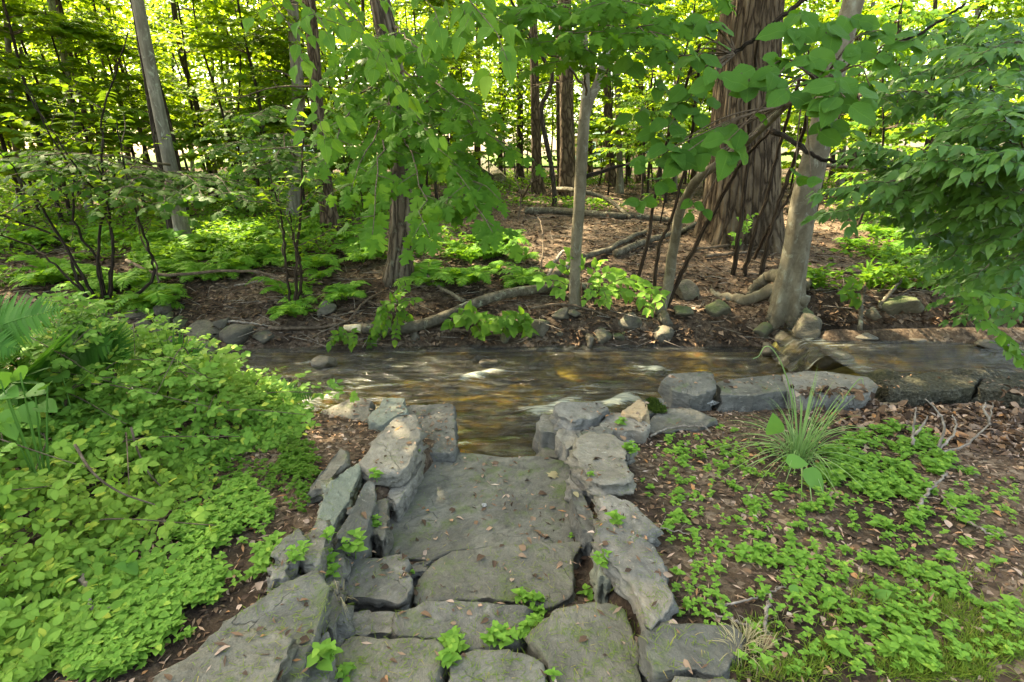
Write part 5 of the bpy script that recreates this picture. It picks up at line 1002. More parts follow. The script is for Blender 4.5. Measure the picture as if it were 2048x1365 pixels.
# ---------------------------------------------------------------- fallen log and dead wood
def log():
    r = np.random.default_rng(41); g = lambda x, y, dz=.09: ground_at(x, y)+[0, 0, dz]
    P = np.array([ground_at(x, y+11)+[0, 0, dz] for x, y, dz in ((728, 661, .09), (790, 664, .09), (850, 656, .10), (900, 636, .10), (950, 614, .11), (1010, 597, .12), (1090, 585, .12), (1150, 577, .10), (1185, 572, .06))])
    rt = empty('fallen_log', P[0]-[0, 0, .1], 'long curved grey fallen log lying along the far bank, broken end at left', 'log')
    C = curve(P, 70); k = depth_of(P[0])/FPX*.5; R = np.interp(np.linspace(0, 1, 70), [0, .05, .3, .6, 1], [20, 23, 23, 21, 17])*k
    a = Acc(); tube(a, C, R, 18, r, .035); a.build('trunk', M['log'], rt)
    a = Acc(); d = unit(C[0]-C[3]); E = np.array([C[0]+d*.02, C[0]+d*.10, C[0]+d*.17, C[0]+d*.23]); tube(a, E, np.array([.9, .8, .66, .4])*R[0], 14, r, .12); a.build('broken_end', M['wood_cut'], rt)
    a = Acc(); px_tube(a, [ground_at(1080, 592)+[0, 0, .12], ground_at(1110, 568)+[0, 0, .12], ground_at(1150, 535)+[0, 0, .12], ground_at(1200, 515)+[0, 0, .08], ground_at(1250, 490)+[0, 0, .08], ground_at(1290, 470)+[0, 0, .06]], 17, 12, 30, 10, .01, r); a.build('limb', M['log'], rt)
    a = Acc(); px_tube(a, [ground_at(930, 625)+[0, 0, .14], ground_at(885, 596)+[0, 0, .12], ground_at(850, 560)+[0, 0, .1], ground_at(826, 525)+[0, 0, .05]], 9, 5, 20, 8, .01, r); a.build('limb', M['log'], rt)
    a = Acc(); px_tube(a, [ground_at(1095, 570)+[0, 0, .1], ground_at(1120, 540)+[0, 0, .25], at_y(1140, 505, 7.3)], 9, 4, 16, 7, .01, r); a.build('limb', M['dead_wood'], rt)
log()
STICKS = [
 ('forest_branch', 'long thin bare branch lying across the left ferns', [(260, 548, .2), (330, 572, .15), (450, 572, .2), (530, 575, .2), (580, 590, .15)], 7, 4),
 ('forest_branch', 'dark twisted log lying in the litter behind the forked pale trunk', [(1050, 430, .08), (1120, 432, .08), (1200, 436, .07), (1290, 440, .06), (1350, 446, .05)], 15, 8),
 ('forest_branch', 'long arched fallen limb crossing behind the forked pale trunk', [(1105, 395, .25), (1150, 408, .35), (1210, 418, .25), (1260, 440, .05)], 9, 5),
 ('forest_branch', 'thick mossy limb leading from the log toward the huge trunk', [(1230, 515, .06), (1300, 490, .08), (1360, 470, .06), (1390, 452, .05)], 16, 9),
 ('forest_branch', 'dead branch on the slope right of the leaning beech', [(1620, 548, .05), (1680, 553, .06), (1750, 552, .05), (1800, 548, .04)], 8, 4),
 ('forest_branch', 'thin root-like stick between beech and huge trunk', [(1380, 505, .05), (1440, 500, .05), (1500, 490, .04), (1560, 488, .04)], 7, 4),
 ('forest_branch', 'second stick just below the root-like one', [(1410, 520, .05), (1470, 512, .04), (1530, 508, .04)], 8, 4),
 ('forest_branch', 'bleached stick in the sunny patch at left', [(470, 580, .05), (520, 572, .06), (570, 560, .05)], 4, 2),
 ('forest_branch', 'forked driftwood lying along the left water edge', [(540, 665, .05), (600, 668, .06), (660, 664, .05), (700, 655, .08)], 8, 4),
 ('forest_branch', 'pale curved stick on the left bank above the rounded boulder', [(450, 650, .04), (500, 655, .05), (545, 662, .04)], 5, 3),
 ('forest_branch', 'stick pointing up at the broken end of the log', [(695, 655, .05), (730, 625, .12), (765, 598, .1)], 5, 3),
 ('forest_branch', 'brown stick lying under the middle of the log', [(900, 668, .04), (950, 672, .05), (1000, 680, .03)], 7, 4),
 ('forest_branch', 'stick crossing the litter below the forked pale trunk', [(1060, 625, .05), (1120, 618, .06), (1180, 628, .05), (1260, 660, .03)], 6, 3),
 ('forest_branch', 'short snag standing in the litter beside the log', [(1075, 560, .0), (1085, 535, .2), (1082, 505, .42), (1075, 496, .5)], 4, 2),
 ('forest_branch', 'small root-snag on the gravel bar right of the beech', [(1720, 660, .0), (1718, 625, .12), (1722, 605, .2)], 10, 6),
 ('forest_branch', 'leaning dead limb at the right of the gravel bar', [(1755, 625, .03), (1780, 600, .1), (1800, 580, .12)], 9, 5),
 ('forest_branch', 'pale broken limb on the slope in the sunny thicket', [(960, 320, .3), (985, 350, .1), (1000, 372, .02)], 12, 8),
 ('forest_branch', 'dark branch among roots on the shaded bank mid-left', [(680, 600, .05), (730, 610, .05), (770, 622, .03)], 7, 3),
 ('fallen_twig', 'grey twig lying diagonally in the seedlings of the right bed', [(1828, 1040, .02), (1850, 1000, .04), (1890, 958, .03)], 8, 5),
 ('fallen_twig', 'thin curved twig in the weeds beside the flat mossy slab', [(1430, 1224, .02), (1480, 1216, .03), (1530, 1198, .02), (1570, 1182, .02)], 5, 3),
 ('fallen_twig', 'forked grey twig at the edge of the grass, right of the flat mossy slab', [(1420, 1238, .02), (1470, 1258, .03), (1510, 1265, .02)], 5, 4),
 ('fallen_twig', 'short upright grey twig beside the forked one', [(1528, 1280, .01), (1530, 1240, .03), (1536, 1205, .03)], 8, 6),
 ('fallen_twig', 'dark twig half buried in the leafy bed at near left', [(172, 1170, .05), (185, 1225, .06), (215, 1280, .03)], 9, 6),
 ('fallen_twig', 'thin twig lying across the soil from the tan-patched slab', [(1265, 1066, .03), (1320, 1070, .03), (1400, 1078, .02)], 3, 2),
 ('fallen_twig', 'black twig on the front edge of the landing slab', [(918, 1074, .06), (935, 1082, .06), (948, 1094, .05)], 4, 2),
 ('fallen_twig', 'bent twig in the litter right of the pale sloping stone', [(1300, 882, .03), (1340, 868, .04), (1400, 862, .03), (1420, 870, .02)], 5, 3),
 ('fallen_twig', 'twig at the right end of the bed under the seedlings', [(1880, 1000, .02), (1940, 1060, .03), (1985, 1080, .02)], 5, 3),
]
def stick(nm, lab, pts, w0, w1, k):
    r = np.random.default_rng(500+k); a = Acc(); P = [ground_at(x, y)+[0, 0, dz] for x, y, dz in pts]; C = px_tube(a, P, w0, w1, 26, 7, .004, r)
    kk = depth_of(C[0])/FPX
    for i in range(3 if w0 < 12 else 2):
        j = r.integers(5, 22); s = C[j]; e = s+np.array([r.normal(0, 22), r.normal(0, 14), abs(r.normal(0, 10))])*kk; tube(a, curve([s, (s+e)/2+jit(r, 3*kk), e], 8), np.linspace(w1*.4, .8, 8)*kk*.5, 5)
    o = a.build(nm, M['dead_wood' if nm == 'fallen_twig' or 'bleached' in lab or 'pale curved' in lab else ('log' if w0 >= 9 else 'twig')], loc=P[0]); tag(o, lab, 'twig' if nm == 'fallen_twig' else 'branch', 'fallen twigs near the path' if nm == 'fallen_twig' else 'fallen branches on the far bank')
for k, (nm, lab, pts, w0, w1) in enumerate(STICKS): stick(nm, lab, pts, w0, w1, k)
def dry_shrublet():
    r = np.random.default_rng(43); b = ground_at(1870, 905); rt = empty('bare_twig_shrub', b, 'bare grey twiggy shrub rising from the leaf litter before the rubble wall', 'shrub')
    for pts in ([(1872, 905), (1888, 860), (1880, 830), (1850, 798)], [(1874, 903), (1905, 870), (1912, 848), (1905, 830)], [(1868, 908), (1930, 890), (1975, 850), (1985, 805)], [(1980, 850), (1968, 820), (1970, 805)], [(1826, 890), (1828, 850), (1832, 815)], [(1830, 870), (1850, 845), (1856, 832)]):
        a = Acc(); px_tube(a, [at_y(x, y, b[1]+.04*i) for i, (x, y) in enumerate(pts)], 6, 2, 20, 6, .003, r); a.build('stem', M['dead_wood'], rt)
dry_shrublet()
# ---------------------------------------------------------------- ferns
T_PINNA = ovate(.078, 20, .42, .5, sag=.10, fold=.05); T_PIN_S = ovate(.14, 4, .45, sag=.1, fold=.05)
def frond(acc, P, npair, wid, tpl, rng, nrm=UP, sway=.05):
    """P: rachis polyline; pinnae both sides in the plane with normal nrm"""
    C = curve(P, npair+6); T = unit(np.gradient(C, axis=0)); L = np.sum(np.linalg.norm(np.diff(C, axis=0), axis=1))
    tube(acc, C, np.linspace(.006*L, .0012*L, len(C)), 5)
    t = np.linspace(0, 1, len(C))[3:-1]; pr = np.sin(PI*np.clip(t, .0, 1)**.62)**.8*wid*L+.01
    lat = unit(np.cross(T, nrm))[3:-1]; pos = C[3:-1]; tt = T[3:-1]; n = unit(np.cross(lat, tt))
    for sd in (1, -1):
        d = lat*sd*.9+tt*.42-UP*.10+rng.normal(0, sway, lat.shape)
        place(acc, tpl, pos, d, n+rng.normal(0, .15, n.shape), pr*rng.uniform(.9, 1.08, len(pr)))
def near_fern(label, fr, seed, base):
    r = np.random.default_rng(seed); b = np.asarray(base, float); rt = empty('large_fern', b, label, 'fern', 'large ferns at the near left')
    for (p, npair, wid, nr) in fr:
        a = Acc(); frond(a, [at_y(*q) for q in p], npair, wid, T_PINNA, r, np.array(nr, float)); a.build('frond', M['fern_near'], rt)
gb = lambda x, y: (x, y, float(H(x, y)))
near_fern('big fern with a broad frond reaching in at the left edge', [([(-170, 780, 2.4), (-80, 695, 2.4), (20, 645, 2.4), (130, 617, 2.4)], 46, .21, (.1, -.85, .55)), ([(-150, 800, 2.3), (-90, 720, 2.3), (-30, 690, 2.3), (40, 700, 2.3)], 40, .22, (.1, -.8, .6))], 71, gb(-2.9, 2.7))
near_fern('fern with arching fronds just above the rose shrub at left', [([(120, 860, 3.3), (110, 760, 3.1), (150, 705, 3.0), (225, 690, 2.95)], 45, .30, (.1, -.8, .6)), ([(120, 860, 3.3), (160, 740, 3.2), (200, 700, 3.1), (255, 720, 3.0)], 42, .28, (.3, -.8, .5)), ([(110, 870, 3.2), (60, 760, 3.0), (20, 725, 2.9), (-40, 720, 2.8)], 42, .30, (-.2, -.8, .6)), ([(110, 870, 3.2), (80, 780, 2.8), (40, 760, 2.5), (-10, 790, 2.4)], 39, .30, (-.2, -.7, .7))], 72, gb(-2.7, 3.35))
near_fern('fern frond standing against the rapids right of the rose shrub top', [([(330, 860, 3.6), (345, 770, 3.5), (370, 735, 3.4), (425, 760, 3.3)], 45, .32, (.2, -.8, .5)), ([(340, 860, 3.6), (370, 780, 3.5), (400, 750, 3.5), (440, 790, 3.4)], 39, .28, (.2, -.8, .5))], 73, gb(-2.2, 3.7))
near_fern('single fern frond lying over the stream edge left of the dark boulder', [([(480, 880, 3.5), (510, 810, 3.6), (560, 790, 3.6), (640, 792, 3.6)], 45, .20, (0, -.7, .7)), ([(480, 880, 3.5), (500, 830, 3.5), (520, 800, 3.5), (560, 775, 3.5)], 36, .20, (0, -.7, .7))], 74, gb(-1.85, 3.6))
def fern_proto(seed, n, L):
    r = np.random.default_rng(seed); a = Acc()
    for i in range(n):
        an = 2*PI*i/n+r.normal(0, .3); el = r.uniform(.5, 1.1); l = L*r.uniform(.7, 1.1); d = np.array([math.cos(an), math.sin(an), 0])
        frond(a, [np.zeros(3), d*l*.3+UP*l*.42*el, d*l*.7+UP*l*.5*el, d*l+UP*l*.28*el], 15, .27, T_PIN_S, r, UP, .08)
    return raw_mesh('fern', np.concatenate(a.V), np.concatenate(a.F), np.concatenate(a.U), True, M['fern'])
FERN = [fern_proto(80+i, n, .38) for i, n in enumerate((8, 9, 7, 10))]
def bank_ferns():
    r = np.random.default_rng(44); k = 0
    for (x0, x1, y0, y1, n, lab, grp) in [(215, 330, 560, 625, 9, 'low fern at the left end of the bank above the rock cluster', 'ferns above the rock cluster'), (250, 480, 485, 570, 34, 'bright fern in the dense fern bed under the leaning grey trunk', 'ferns under the leaning grey trunk'), (470, 760, 455, 545, 38, 'bright fern in the sunlit bed between the reddish trunk and the flaky maple', 'ferns between reddish trunk and flaky maple'), (0, 210, 480, 600, 16, 'fern scattered among the stems of the leaning shrub', 'ferns among the leaning shrub stems'), (820, 1060, 470, 580, 24, 'small fern in the litter right of the flaky maple', 'ferns right of the flaky maple'), (560, 700, 560, 640, 7, 'lone fern near the thin reddish stems', 'ferns near the thin reddish stems'), (1690, 1850, 430, 520, 12, 'dark fern on the slope right of the leaning beech', 'ferns right of the leaning beech')]:
        for i in range(n):
            g = ground_at(r.uniform(x0, x1), r.uniform(y0, y1))
            o = bpy.data.objects.new('bank_fern', FERN[k % 4]); COL.objects.link(o); o.location = [float(c) for c in g]; o.rotation_euler = (r.normal(0, .1), r.normal(0, .1), r.uniform(0, 6.3)); s = r.uniform(.7, 1.35); o.scale = (s, s, s); tag(o, lab, 'fern', grp); k += 1
bank_ferns()
# ---------------------------------------------------------------- rose shrub, near left
ROSE_Y = [1.0, 1.3, 1.55, 1.95, 2.6, 2.9, 3.2, 3.6, 4.2]; ROSE_X = [-1.36, -1.42, -1.52, -1.68, -1.74, -1.6, -1.48, -1.62, -1.9]
def rose_edge(y): return np.interp(y, ROSE_Y, ROSE_X)
def mound(x, y):
    e = rose_edge(y)-x
    return H(x, y)+(.50*sstep(0, 1.0, e)*sstep(4.3, 3.5, y)*(1-.5*sstep(1.0, 2.0, e)*sstep(2.2, 2.9, y)) + .06)*(1+1.5*vnoise(x, y, 2.1, 15)+.7*vnoise(x, y, 5, 16))
def rose():
    r = np.random.default_rng(45); rt = empty('rose_shrub', gb(-2.1, 2.6), 'sprawling wild rose shrub of small yellow-green leaflets filling the near left', 'shrub')
    lv = Leaves(); ca = Acc(); n = 0; pet = Acc()
    def compound(p, d, nrm, L, s):
        lat = unit(np.cross(d, nrm)); k = 3 if r.random() < .4 else 2
        for i in range(k):
            q = p+d*L*(.35+.5*i/k)
            for sd in (1, -1): lv.add(q, d*.55+lat*sd+jit(r, .1), nrm+jit(r, .22), s*r.uniform(.8, 1.05))
        lv.add(p+d*L*.92, d+jit(r, .08), nrm+jit(r, .2), s*1.1)
        tube(pet, [p, p+d*L*.92], [.0022, .001], 3)
    while n < 5000:
        x = r.uniform(-3.4, -1.12); y = r.uniform(1.15, 4.15)
        if x > float(rose_edge(y))+.07*math.sin(y*9)+abs(r.normal(0, .05)): continue
        z = float(mound(x, y))-abs(r.normal(0, .10)) ; g = float(H(x, y))
        z = max(z, g+.03)
        a = r.uniform(0, 2*PI); d = unit(np.array([math.cos(a)+.35, math.sin(a)-.45, r.uniform(-.15, .5)])); nn = UP*1.0+np.array([.15, -.45, 0])+jit(r, .3)
        p = np.array([x, y, z]); u_ = p[0]/max(depth_of(p), .1)*FPX+1024
        big = 1.0 if y > 1.9 else 1.05
        compound(p, d, nn, r.uniform(.075, .115), .039*big); n += 1
    # arching canes with yellowish tips
    for i in range(46):
        y = r.uniform(1.5, 3.8); x = float(rose_edge(y))-r.uniform(.15, 1.4); g = float(H(x, y)); a = r.uniform(-1.2, 1.2)-.4; L = r.uniform(.35, .8)
        top = np.array([x, y, float(mound(x, y))+r.uniform(.0, .12)]); e = top+np.array([math.cos(a)*L, math.sin(a)*L*.7, -r.uniform(.0, .25)*L]); e[2] = max(e[2], float(mound(e[0], e[1]))-.02)
        C = curve([(x-math.cos(a)*.2, y, g-.02), top, e], 24); tube(ca, C, np.linspace(.006, .0018, 24), 5)
        for j in range(8, 24, 2):
            T = unit(C[min(j+1, 23)]-C[j-1]); sd = 1 if (j//2) % 2 else -1; compound(C[j], unit(T*.6+unit(np.cross(T, UP))*sd+UP*.2), UP+np.array([.1, -.4, 0])+jit(r, .3), .10, .05)
    for pts in ([(150, 890, 1.9), (185, 945, 1.8), (240, 985, 1.8), (310, 1010, 1.85)], [(262, 855, 2.3), (275, 900, 2.25), (300, 950, 2.2), (335, 985, 2.2)], [(395, 790, 2.9), (385, 850, 2.8), (365, 905, 2.7)], [(600, 905, 3.0), (520, 870, 3.0), (440, 850, 3.0)]):
        tube(ca, curve([at_y(*p) for p in pts], 20), np.linspace(.006, .003, 20), 6)
    ca.build('canes', M['twig'], rt); pet.build('leaf_stalks', M['rose'], rt); a = Acc(); lv.into(a, V_LEAFLET); a.build('leaves', M['rose'], rt)
rose()
def broad_plant(label, px, Y, leaves, seed):
    r = np.random.default_rng(seed); c = at_y(*px, Y); b = np.array([c[0], c[1], float(H(c[0], c[1]))]); rt = empty('broad_leaf_plant', b, label, 'plant'); lv = Leaves(); st = Acc()
    for (x, y, w, ax, az) in leaves:
        p = at_y(x, y, Y+r.normal(0, .05)); d = np.array([ax, -.35, az]); s = w*depth_of(p)/FPX
        tube(st, curve([b, (b+p)/2+[0, 0, .05], p-d*0], 8), np.linspace(.006, .003, 8), 5); s *= .75; lv.add(p-unit(d)*s*.5, d, np.array([.05, -.45, 1.])+jit(r, .12), s)
    st.build('stalks', M['hosta'], rt); a = Acc(); lv.into(a, T_SEED); a.build('leaves', M['hosta'], rt)
broad_plant('plant with big pale oval leaves at the left edge above the rose shrub', (40, 860), 2.0, [(15, 790, 95, .8, .2), (70, 785, 95, .9, .25), (60, 830, 80, .7, -.5), (95, 770, 60, .6, .5), (20, 850, 90, .3, -.7), (0, 760, 90, .3, .6), (95, 815, 70, .9, -.1), (40, 745, 70, .3, .6)], 75)
broad_plant('clump of large soft round leaves between the seedlings and the rose shrub', (270, 1170), 1.62, [(255, 1135, 70, -.2, .5), (285, 1150, 70, .7, .2), (250, 1175, 75, -.7, -.2), (290, 1190, 80, .4, -.6), (265, 1115, 50, .2, .8), (235, 1150, 60, -.8, .3), (300, 1165, 60, .9, 0)], 76)
broad_plant('single big leaf standing above the rose shrub near the arching fern', (125, 780), 2.6, [(125, 752, 60, .7, .1), (105, 760, 44, -.5, .2)], 77)
# ================================================================== litter, seedlings, grass
T_DEAD = ovate(.28, 4, .65, sag=.25, fold=.25); T_CHIP = ovate(.12, 2, .6, sag=.05, fold=.1)
def surf(x, y): return H(x, y)
STONE_OBJS = [o for o in bpy.data.objects if o.type == 'MESH' and (o.name.startswith('stepping_slab') or o.name.startswith('wall_') or o.name.startswith('wedge'))]
from mathutils.bvhtree import BVHTree
def stone_tree():
    V = []; F = []; n = 0
    for o in STONE_OBJS:
        k = len(o.data.vertices); c = np.empty(k*3, np.float32); o.data.vertices.foreach_get('co', c); V.append(c.reshape(-1, 3)+np.array(o.location)); m = len(o.data.polygons); f = np.empty(m*3, np.int32); o.data.loops.foreach_get('vertex_index', f); F.append(f.reshape(-1, 3)+n); n += k
    return BVHTree.FromPolygons([tuple(v) for v in np.concatenate(V)], [tuple(int(i) for i in f) for f in np.concatenate(F)])
BV = stone_tree()
def top_z(x, y):
    h = BV.ray_cast(Vector((x, y, 1.0)), Vector((0, 0, -1)), 3.0); g = float(H(x, y))
    if h[0] is not None and h[0].z > g: return h[0].z, True, h[1]
    return g, False, None
def px_of(p):
    d = np.asarray(p, float)-[0, 0, CAM_Z]; dep = d[1]*CP-d[2]*SP; up = d[1]*SP+d[2]*CP; return 1024+FPX*d[0]/dep, 682.5-FPX*up/dep
def litter_near():
    r = np.random.default_rng(91); pos = []; sz = []
    n = 0
    while n < 19000:
        x = r.uniform(-3.2, 4.8); y = r.uniform(.75, 4.3)
        if abs(x) > 1.15*y+.5: continue
        z, st, _ = top_z(x, y)
        onpath = (-.75 < x < .5)
        if st and r.random() > (.085 if vnoise(x, y, 2.5, 41) < .12 else .35): continue
        if not st and y > 4.0 and z < -.55: continue
        if not st and x > .4 and r.random() > .45+1.6*(vnoise(x, y, 1.3, 42)+.3) + .4*(y > 3.2): continue
        pos.append((x, y, z+.006)); sz.append(r.uniform(.012, .036) if r.random() < .8 else r.uniform(.03, .05)); n += 1
    pos = np.array(pos); N = len(pos); a = Acc(); d = r.normal(0, 1, (N, 3))*[1, 1, .22]; nn = UP+r.normal(0, .35, (N, 3))
    k = int(N*.42); place(a, T_DEAD, pos[:k], d[:k], nn[:k], np.array(sz[:k])*1.15, r.uniform(.6, 1.3, k)); place(a, T_CHIP, pos[k:], d[k:], nn[k:], np.array(sz[k:])*1.25)
    o = a.build('leaf_litter', M['litter']); tag(o, 'brown leaf litter and bark chips on the near bank and steps', kind='stuff')
def litter_right():
    # deep drift of curled dead leaves under the rubble wall
    r = np.random.default_rng(92); N = 4200; x = r.uniform(2.2, 5.2, N); y = r.uniform(2.6, 3.72, N); keep = (y > 2.75+.5*np.clip(3.2-x, 0, 1)+.25*vnoise(x, y, 2, 4)); x, y = x[keep], y[keep]; N = len(x)
    z = np.array([top_z(a_, b_)[0] for a_, b_ in zip(x, y)])+r.uniform(.0, .035, N); a = Acc()
    place(a, T_DEAD, np.stack([x, y, z], -1), r.normal(0, 1, (N, 3))*[1, 1, .4], UP+r.normal(0, .6, (N, 3)), r.uniform(.04, .085, N)); o = a.build('leaf_drift', M['litter']); tag(o, 'drift of curled dead leaves below the rubble wall', kind='stuff')
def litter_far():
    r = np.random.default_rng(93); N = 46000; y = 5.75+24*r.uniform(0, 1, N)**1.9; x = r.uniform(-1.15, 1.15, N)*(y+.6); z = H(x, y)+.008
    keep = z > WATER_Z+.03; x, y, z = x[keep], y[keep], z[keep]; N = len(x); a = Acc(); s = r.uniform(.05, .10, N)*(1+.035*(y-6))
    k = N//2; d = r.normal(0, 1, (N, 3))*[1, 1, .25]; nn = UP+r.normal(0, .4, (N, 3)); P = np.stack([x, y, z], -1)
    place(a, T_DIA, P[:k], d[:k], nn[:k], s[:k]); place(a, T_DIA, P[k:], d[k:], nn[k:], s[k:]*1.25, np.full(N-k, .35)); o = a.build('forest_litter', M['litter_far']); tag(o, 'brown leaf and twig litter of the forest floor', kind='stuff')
    # fine twigs
    a = Acc(); N = 1500; y = 5.8+14*r.uniform(0, 1, N)**1.6; x = r.uniform(-1.05, 1.05, N)*y
    for i in range(N):
        g = np.array([x[i], y[i], float(H(x[i], y[i]))+.02])
        if g[2] < WATER_Z+.05: continue
        d = r.normal(0, 1, 3)*[1, 1, .12]; L = r.uniform(.12, .5); tube(a, [g-d*L*.5, g+jit(r, .015), g+d*L*.5], [.005, .004, .002], 4, cap=False)
    o = a.build('twig_litter', M['dead_wood']); tag(o, 'fine fallen twigs strewn over the forest floor', kind='stuff')
litter_near(); litter_right(); litter_far()
# individual leaves and a pebble that stand out on the landing
def single_leaf(px, py, s, mat, label, tpl, seed, name='fallen_leaf', cat='leaf'):
    r = np.random.default_rng(seed); g = at_z(px, py, -.345); z, _, _ = top_z(g[0], g[1]); p = np.array([g[0], g[1], z+.012]); a = Acc(); place(a, tpl, [p], [[r.normal(), r.normal(), 0]], [[.1, -.1, 1]], [s]); o = a.build(name, mat, loc=p); tag(o, label, cat)
single_leaf(1103, 953, .085, M['straw'], 'pale yellow lobed leaf lying on the right side of the landing slab', T_LOBE, 1)
single_leaf(1146, 1030, .05, M['straw'], 'small yellow-tan leaf near the right edge of the landing slab', T_LEAFLET, 2)
single_leaf(995, 1092, .05, M['litter'], 'pinkish curled leaf on the seam between landing and curved slab', T_DEAD, 3)
def pebble():
    g = at_z(968, 1007, -.34); z, _, _ = top_z(g[0], g[1]); a = Acc(); lumpy(a, (g[0], g[1], z+.008), (.016, .013, .011), 9, 3, .2); o = a.build('white_pebble', M['white_mortar'], loc=(g[0], g[1], z)); tag(o, 'small white pebble on the landing slab', 'pebble')
pebble()
# ---------------------------------------------------------------- seedlings
def seedling_mesh(seed, tiers, s, acc=None, at=(0, 0, 0), stem=True, nlv=None):
    r = np.random.default_rng(seed); a = acc or Acc(); z = 0; az = r.uniform(0, 3); at = np.array(at, float); pos = []; d = []; nn = []; ss = []
    h = s*r.uniform(.55, .9)*tiers*.55
    lean = r.normal(0, .12, 2)
    for t in range(tiers):
        f = (t+1)/tiers; zz = h*f; L = s*(1.05-.5*abs(f-.6))*r.uniform(.8, 1.1)*(.6 if t == tiers-1 and tiers > 2 else 1)
        for k in range(2 if t < tiers-1 else 3):
            an = az+t*1.45+k*PI*(1 if t < tiers-1 else .667); pos.append(at+[lean[0]*zz, lean[1]*zz, zz]); d.append([math.cos(an), math.sin(an), r.uniform(-.05, .35)]); nn.append(UP+jit(r, .18)); ss.append(L)
    place(a, T_SEED, pos, d, nn, np.array(ss))
    if stem: tube(a, [at-[0, 0, .02], at+[lean[0]*h, lean[1]*h, h]], [.0025, .0015], 4, cap=False)
    return a
def smesh(a, nm, mt): return raw_mesh(nm, np.concatenate(a.V), np.concatenate(a.F), np.concatenate(a.U), True, mt)
def clump_mesh(seed, n, rad, s):
    r = np.random.default_rng(seed); a = Acc()
    for i in range(n):
        q = r.normal(0, rad, 2); seedling_mesh(seed*31+i, int(r.integers(2, 4)), s*r.uniform(.7, 1.1), a, (q[0], q[1], 0))
    return smesh(a, 'seedling', M['weed'])
SEED = [smesh(seedling_mesh(600+i, t, .05), 'seedling', M['weed']) for i, t in enumerate((2, 2, 3, 3, 4))]+[clump_mesh(700+i, n, .028, .048) for i, n in enumerate((3, 4, 5, 3))]
def put_seedling(k, px, py, s, label, group, rz, zoff=0.0, name='seedling', zguess=None):
    g = ground_at(px, py) if zguess is None else at_z(px, py, zguess)
    z, st, _ = top_z(g[0], g[1])
    if st and zguess is None:      # find the visible point on a stone
        d = ray(px, py); h = BV.ray_cast(Vector((0, 0, CAM_Z)), Vector(d).normalized(), 9)
        if h[0] is not None: g = np.array(h[0]); z = g[2]
    o = bpy.data.objects.new(name, SEED[k]); COL.objects.link(o); o.location = (float(g[0]), float(g[1]), float(z)+zoff); o.rotation_euler = (0, 0, rz); o.scale = (s, s, s); tag(o, label, 'seedling', group); return o
r5 = np.random.default_rng(95)
CR = [(760, 978, 1.2, 'bright sprig in the joint above the landing, by the upright slate'), (750, 1050, 1.1, 'small sprout at the foot of the upright slate left of the landing'), (705, 1098, 1.5, 'cluster of bright leaves at the back corner of the broken-edged slab'), (662, 1095, 1.1, 'upper part of the sprout line in the crack of the left wall'), (664, 1125, 1.2, 'middle tuft of the sprout line in the crack of the left wall'), (666, 1150, 1.1, 'lowest tuft of the sprout line in the crack of the left wall'), (594, 1112, 1.1, 'sprout between the flat dark stone and the long grey slab'), (586, 1128, .8, 'tiny sprout below the one beside the flat dark stone'), (650, 1315, 1.7, 'tall bright seedling at the near left beside the lichened stone'), (690, 1355, 1.0, 'small seedling at the front edge left of the grass-flecked slab'), (908, 1295, 1.1, 'seedling in the joint at the right end of the grass-flecked slab'), (897, 1322, 1.3, 'tallest sprout in the joint between the two front slabs'), (900, 1348, 1.2, 'sprout at the very front of the joint between the two front slabs'), (985, 1280, 1.1, 'left sprout of the row in front of the long blue-grey slab'), (1008, 1282, 1.2, 'right sprout of the row in front of the long blue-grey slab'), (1048, 1294, 1.1, 'sprout at the corner where three slabs meet'), (1050, 1198, 1.2, 'sprout on the curved slab at the top of the green line'), (1068, 1220, 1.1, 'sprout in the green line right of the long blue-grey slab'), (1075, 1235, 1.1, 'dense sprout at the bend of the green line between slabs'), (1058, 1252, 1.1, 'lower sprout of the green line between slabs'), (1045, 1272, .9, 'last sprout of the green line, beside the large rounded slab'), (1172, 1194, 1.1, 'pair of seedlings in the soil gap above the large rounded slab'), (1196, 1194, 1.0, 'smaller seedling right of the pair above the large rounded slab'), (1142, 1075, .7, 'tiny sprout at the near right corner of the landing'), (1240, 848, 1.3, 'bright sprig on the pale sloping stone of the right wall'), (1258, 920, 1.2, 'column of sprouts against the right side of the widest capstone'), (1262, 905, 1.1, 'upper sprout against the right side of the widest capstone'), (1262, 938, 1.0, 'lower sprout against the right side of the widest capstone'), (1238, 1045, 1.3, 'sprout on the light grey slab of the right wall'), (1178, 1000, .8, 'sprout in the joint below the widest capstone'), (825, 1145, .6, 'tiny sprout beside the dark wedge of slate'), (838, 903, .5, 'speck of green at the corner of the square block'), (740, 945, .5, 'tiny sprout under the pale capstone of the left wall'), (1106, 1356, .9, 'seedling in the joint left of the large rounded slab at the front')]
for i, (x, y, s, lab) in enumerate(CR):
    d = ray(x, y); h = BV.ray_cast(Vector((0, 0, CAM_Z)), Vector(d).normalized(), 9); zg = h[0].z if h[0] is not None else None
    g = ground_at(x, y)
    if zg is not None and zg < float(g[2]): zg = None
    put_seedling(5+i % 4 if s >= 1 else i % 5, x, y, s*.7, lab, 'seedlings in the joints of the stones', r5.uniform(0, 6), -.005, zguess=zg)
GR = []   # sparse seedlings of the right bed
